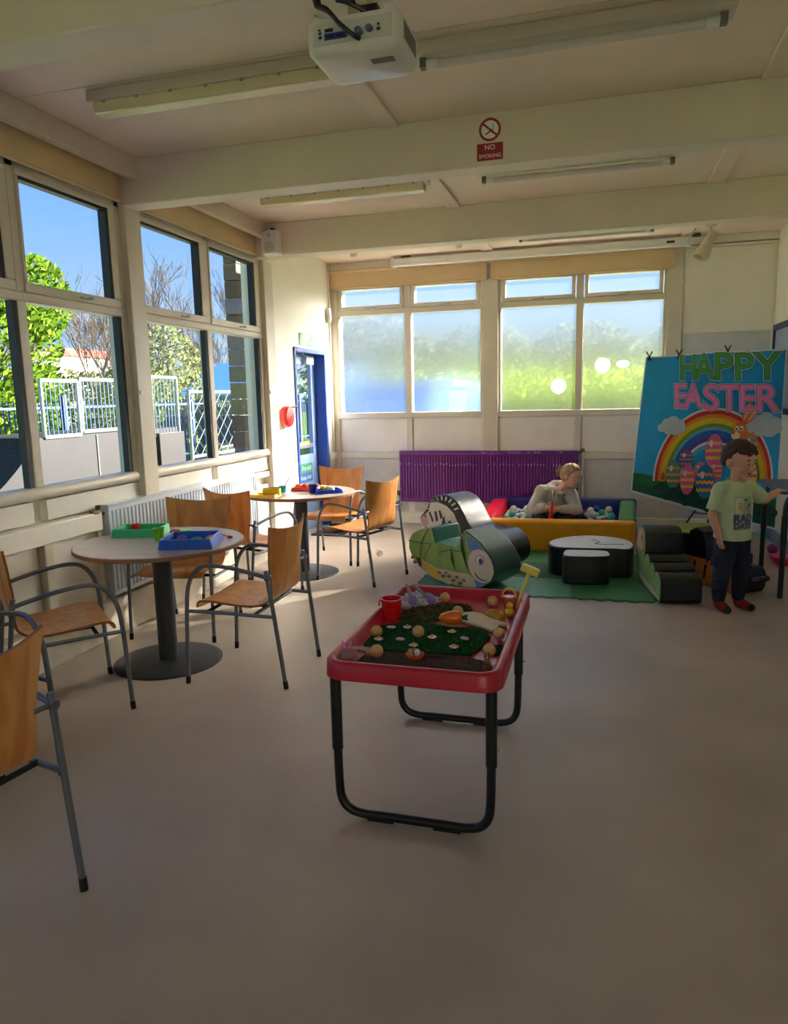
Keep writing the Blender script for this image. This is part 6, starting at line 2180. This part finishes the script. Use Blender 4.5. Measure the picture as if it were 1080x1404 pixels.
# socks
for q_, f in ((-1, FT[0]), (1, FT[1])):
    m = MB()
    chain(m, [(f.x, .012, .072), (f.x, .010, .037), (f.x + q_ * .008, -.055, .033), (f.x + q_ * .014, -.096, .0275)], [.033, .034, .033, .026])
    sk = fuse(m, 'sock', mat('red_sock', (146, 30, 32), 0.9, var=0.1, bump=0.3, bscale=120), person, .0045, 2)
    m = MB()
    m.sphere((f.x + q_ * .0150, -.104, .0275), .0275, 14, 10, (1.03, .85, .95))
    m.build('sock_toe', mat('sock_black', (20, 18, 20), 0.9), sk)

# --- seated adult in the ball pit
m = MB()
HW = T(-.272, 7.58, .705) @ RZ(math.radians(66)) @ RX(math.radians(10)) @ RY(math.radians(8))
head_shapes(m, HW, 1.05)
chain(m, [(-.40, 7.63, .52), (-.345, 7.605, .60), (-.295, 7.59, .66)], [.06, .052, .052])
m.tube([(-.56, 7.76, .20), (-.55, 7.74, .30), (-.50, 7.69, .42), (-.43, 7.65, .51), (-.40, 7.63, .555)], [.12, .125, .115, .10, .05], 20, sx=1.3)
S1, E1, W1 = Vector((-.575, 7.60, .535)), Vector((-.615, 7.47, .365)), Vector((-.52, 7.385, .405))
S2, E2, W2 = Vector((-.285, 7.62, .515)), Vector((-.215, 7.50, .375)), Vector((-.385, 7.40, .385))
chain(m, [S1, E1, W1], [.055, .042, .03])
chain(m, [S2, E2, W2], [.055, .042, .03])
hand(m, W1, (1, -.05, .10), (-.1, -1, .4), 1.15, .9, 1)
hand(m, W2, (-1, -.1, .28), (.1, -1, .5), 1.15, .9, -1)
for (a, b) in (((-.62, 7.70, .27), (-.56, 7.44, .275)), ((-.42, 7.72, .27), (-.30, 7.46, .275))):
    cap(m, a, b, .068, .055)
adult = fuse(m, 'person', SKINW, None, .0065, 3)
setbase(adult, -.5, 7.7, .2)
tag(adult, 'adult with tied back fair hair in a grey hoodie sitting in the ball pit', 'person')
def rel(o):
    o.data.transform(T(.5, -7.7, -.2))
    return o
n0 = len(adult.children)
face_parts(adult, HW, 1.05, SKINW, mat('brow_fair', (150, 116, 84), 0.7), LIP)
hr = hair_cap(adult, HW, 1.05, HAIRF, lambda p: (p.z > .075 - max(0, p.y + .055) * 1.5) and p.z > -.06 and not (p.y < -.045 and p.z < .075) and not (abs(p.x) > .070 and p.z < .0 and p.y < .03), 9, 900, (.008, .0105), 1.02)
m = MB()
def hp(c):
    return HW @ (Vector(c) * 1.05)
chain(m, [hp((0, .10, .050)), hp((0, .128, .045)), hp((0, .145, .020)), hp((0, .140, -.02))], [.022, .034, .034, .02], 12)
pt = fuse(m, 'ponytail', mat('hair_fair_dark', (140, 104, 70), 0.55, var=0.3, scale=60, bump=0.7, bscale=120), adult, .005, 2)
m = MB()
m.tube([hp((.024 * math.cos(a), .112, .050 + .024 * math.sin(a))) for a in [2 * PI * k / 16 for k in range(16)]], .006, 8, closed=True)
m.build('hair_tie', mat('tie_brown', (70, 46, 36), 0.7), adult)
# hoodie
HOOD = mat('grey_marl', (178, 174, 166), 0.9, var=0.1, scale=30, bump=0.4, bscale=12)
m = MB()
m.tube([(-.565, 7.77, .205), (-.555, 7.75, .30), (-.505, 7.70, .41), (-.44, 7.66, .50), (-.41, 7.64, .55)], [.150, .152, .145, .13, .085], 22, sx=1.3)
chain(m, [(-.50, 7.66, .50), S1, S1.lerp(E1, .5), E1, E1.lerp(W1, .85)], [.09, .078, .072, .064, .046])
chain(m, [(-.38, 7.66, .50), S2, S2.lerp(E2, .5), E2, E2.lerp(W2, .85)], [.09, .078, .070, .062, .045])
chain(m, [(-.50, 7.66, .575), (-.45, 7.72, .60), (-.37, 7.72, .60)], [.045, .05, .045])
chain(m, [(-.50, 7.63, .570), (-.44, 7.545, .555), (-.36, 7.535, .530)], [.034, .032, .026])
for (p, r, R) in (((-.585, 7.50, .44), .065, .3), ((-.60, 7.46, .40), .06, .6), ((-.245, 7.55, .44), .06, -.3), ((-.30, 7.44, .385), .05, .9), ((-.46, 7.58, .40), .09, .2)):
    m.sphere(p, r, 14, 10, (1.0, .9, .45), RY(R))
hood = fuse(m, 'hoodie', HOOD, adult, .0065, 3)
m = MB()
for s in (0, 1):
    p = Vector((-.455 + s * .035, 7.512, .552))
    m.tube(crom([p, p + Vector((.004, -.028, -.045)), p + Vector((.012, -.036, -.10))], 4), .0032, 6)
m.build('drawstring', mat('string_white', (210, 206, 198), 0.8), hood)
m = MB()
for (a, b) in (((-.62, 7.70, .272), (-.56, 7.44, .277)), ((-.42, 7.72, .272), (-.30, 7.46, .277))):
    cap(m, a, b, .074, .066)
fuse(m, 'trousers', mat('dark_denim', (34, 40, 60), 0.85, var=0.15, bump=0.3, bscale=60), adult, .007, 2)
def shift_children(o):
    for c in o.children:
        c.data.transform(T(.5, -7.7, -.2))
        shift_children(c)
shift_children(adult)
t = thing('toy_scoop', 'red plastic scoop held upright by the adult in the ball pit', 'scoop', (-.455, 7.33, .28))
m = MB(t)
m.tube(crom([(-.462, 7.345, .30), (-.458, 7.340, .36), (-.452, 7.340, .42), (-.446, 7.345, .475)], 4), [.022, .024, .024, .024, .023, .022, .020, .018, .018, .017, .016, .013, .008], 12, sx=.7)
m.build('blade', RD, t)
MB(t).cyl((-.466, 7.348, .275), (-.462, 7.345, .31), .011, .014, 10).build('handle', RD, t)
bpy.context.view_layer.update()
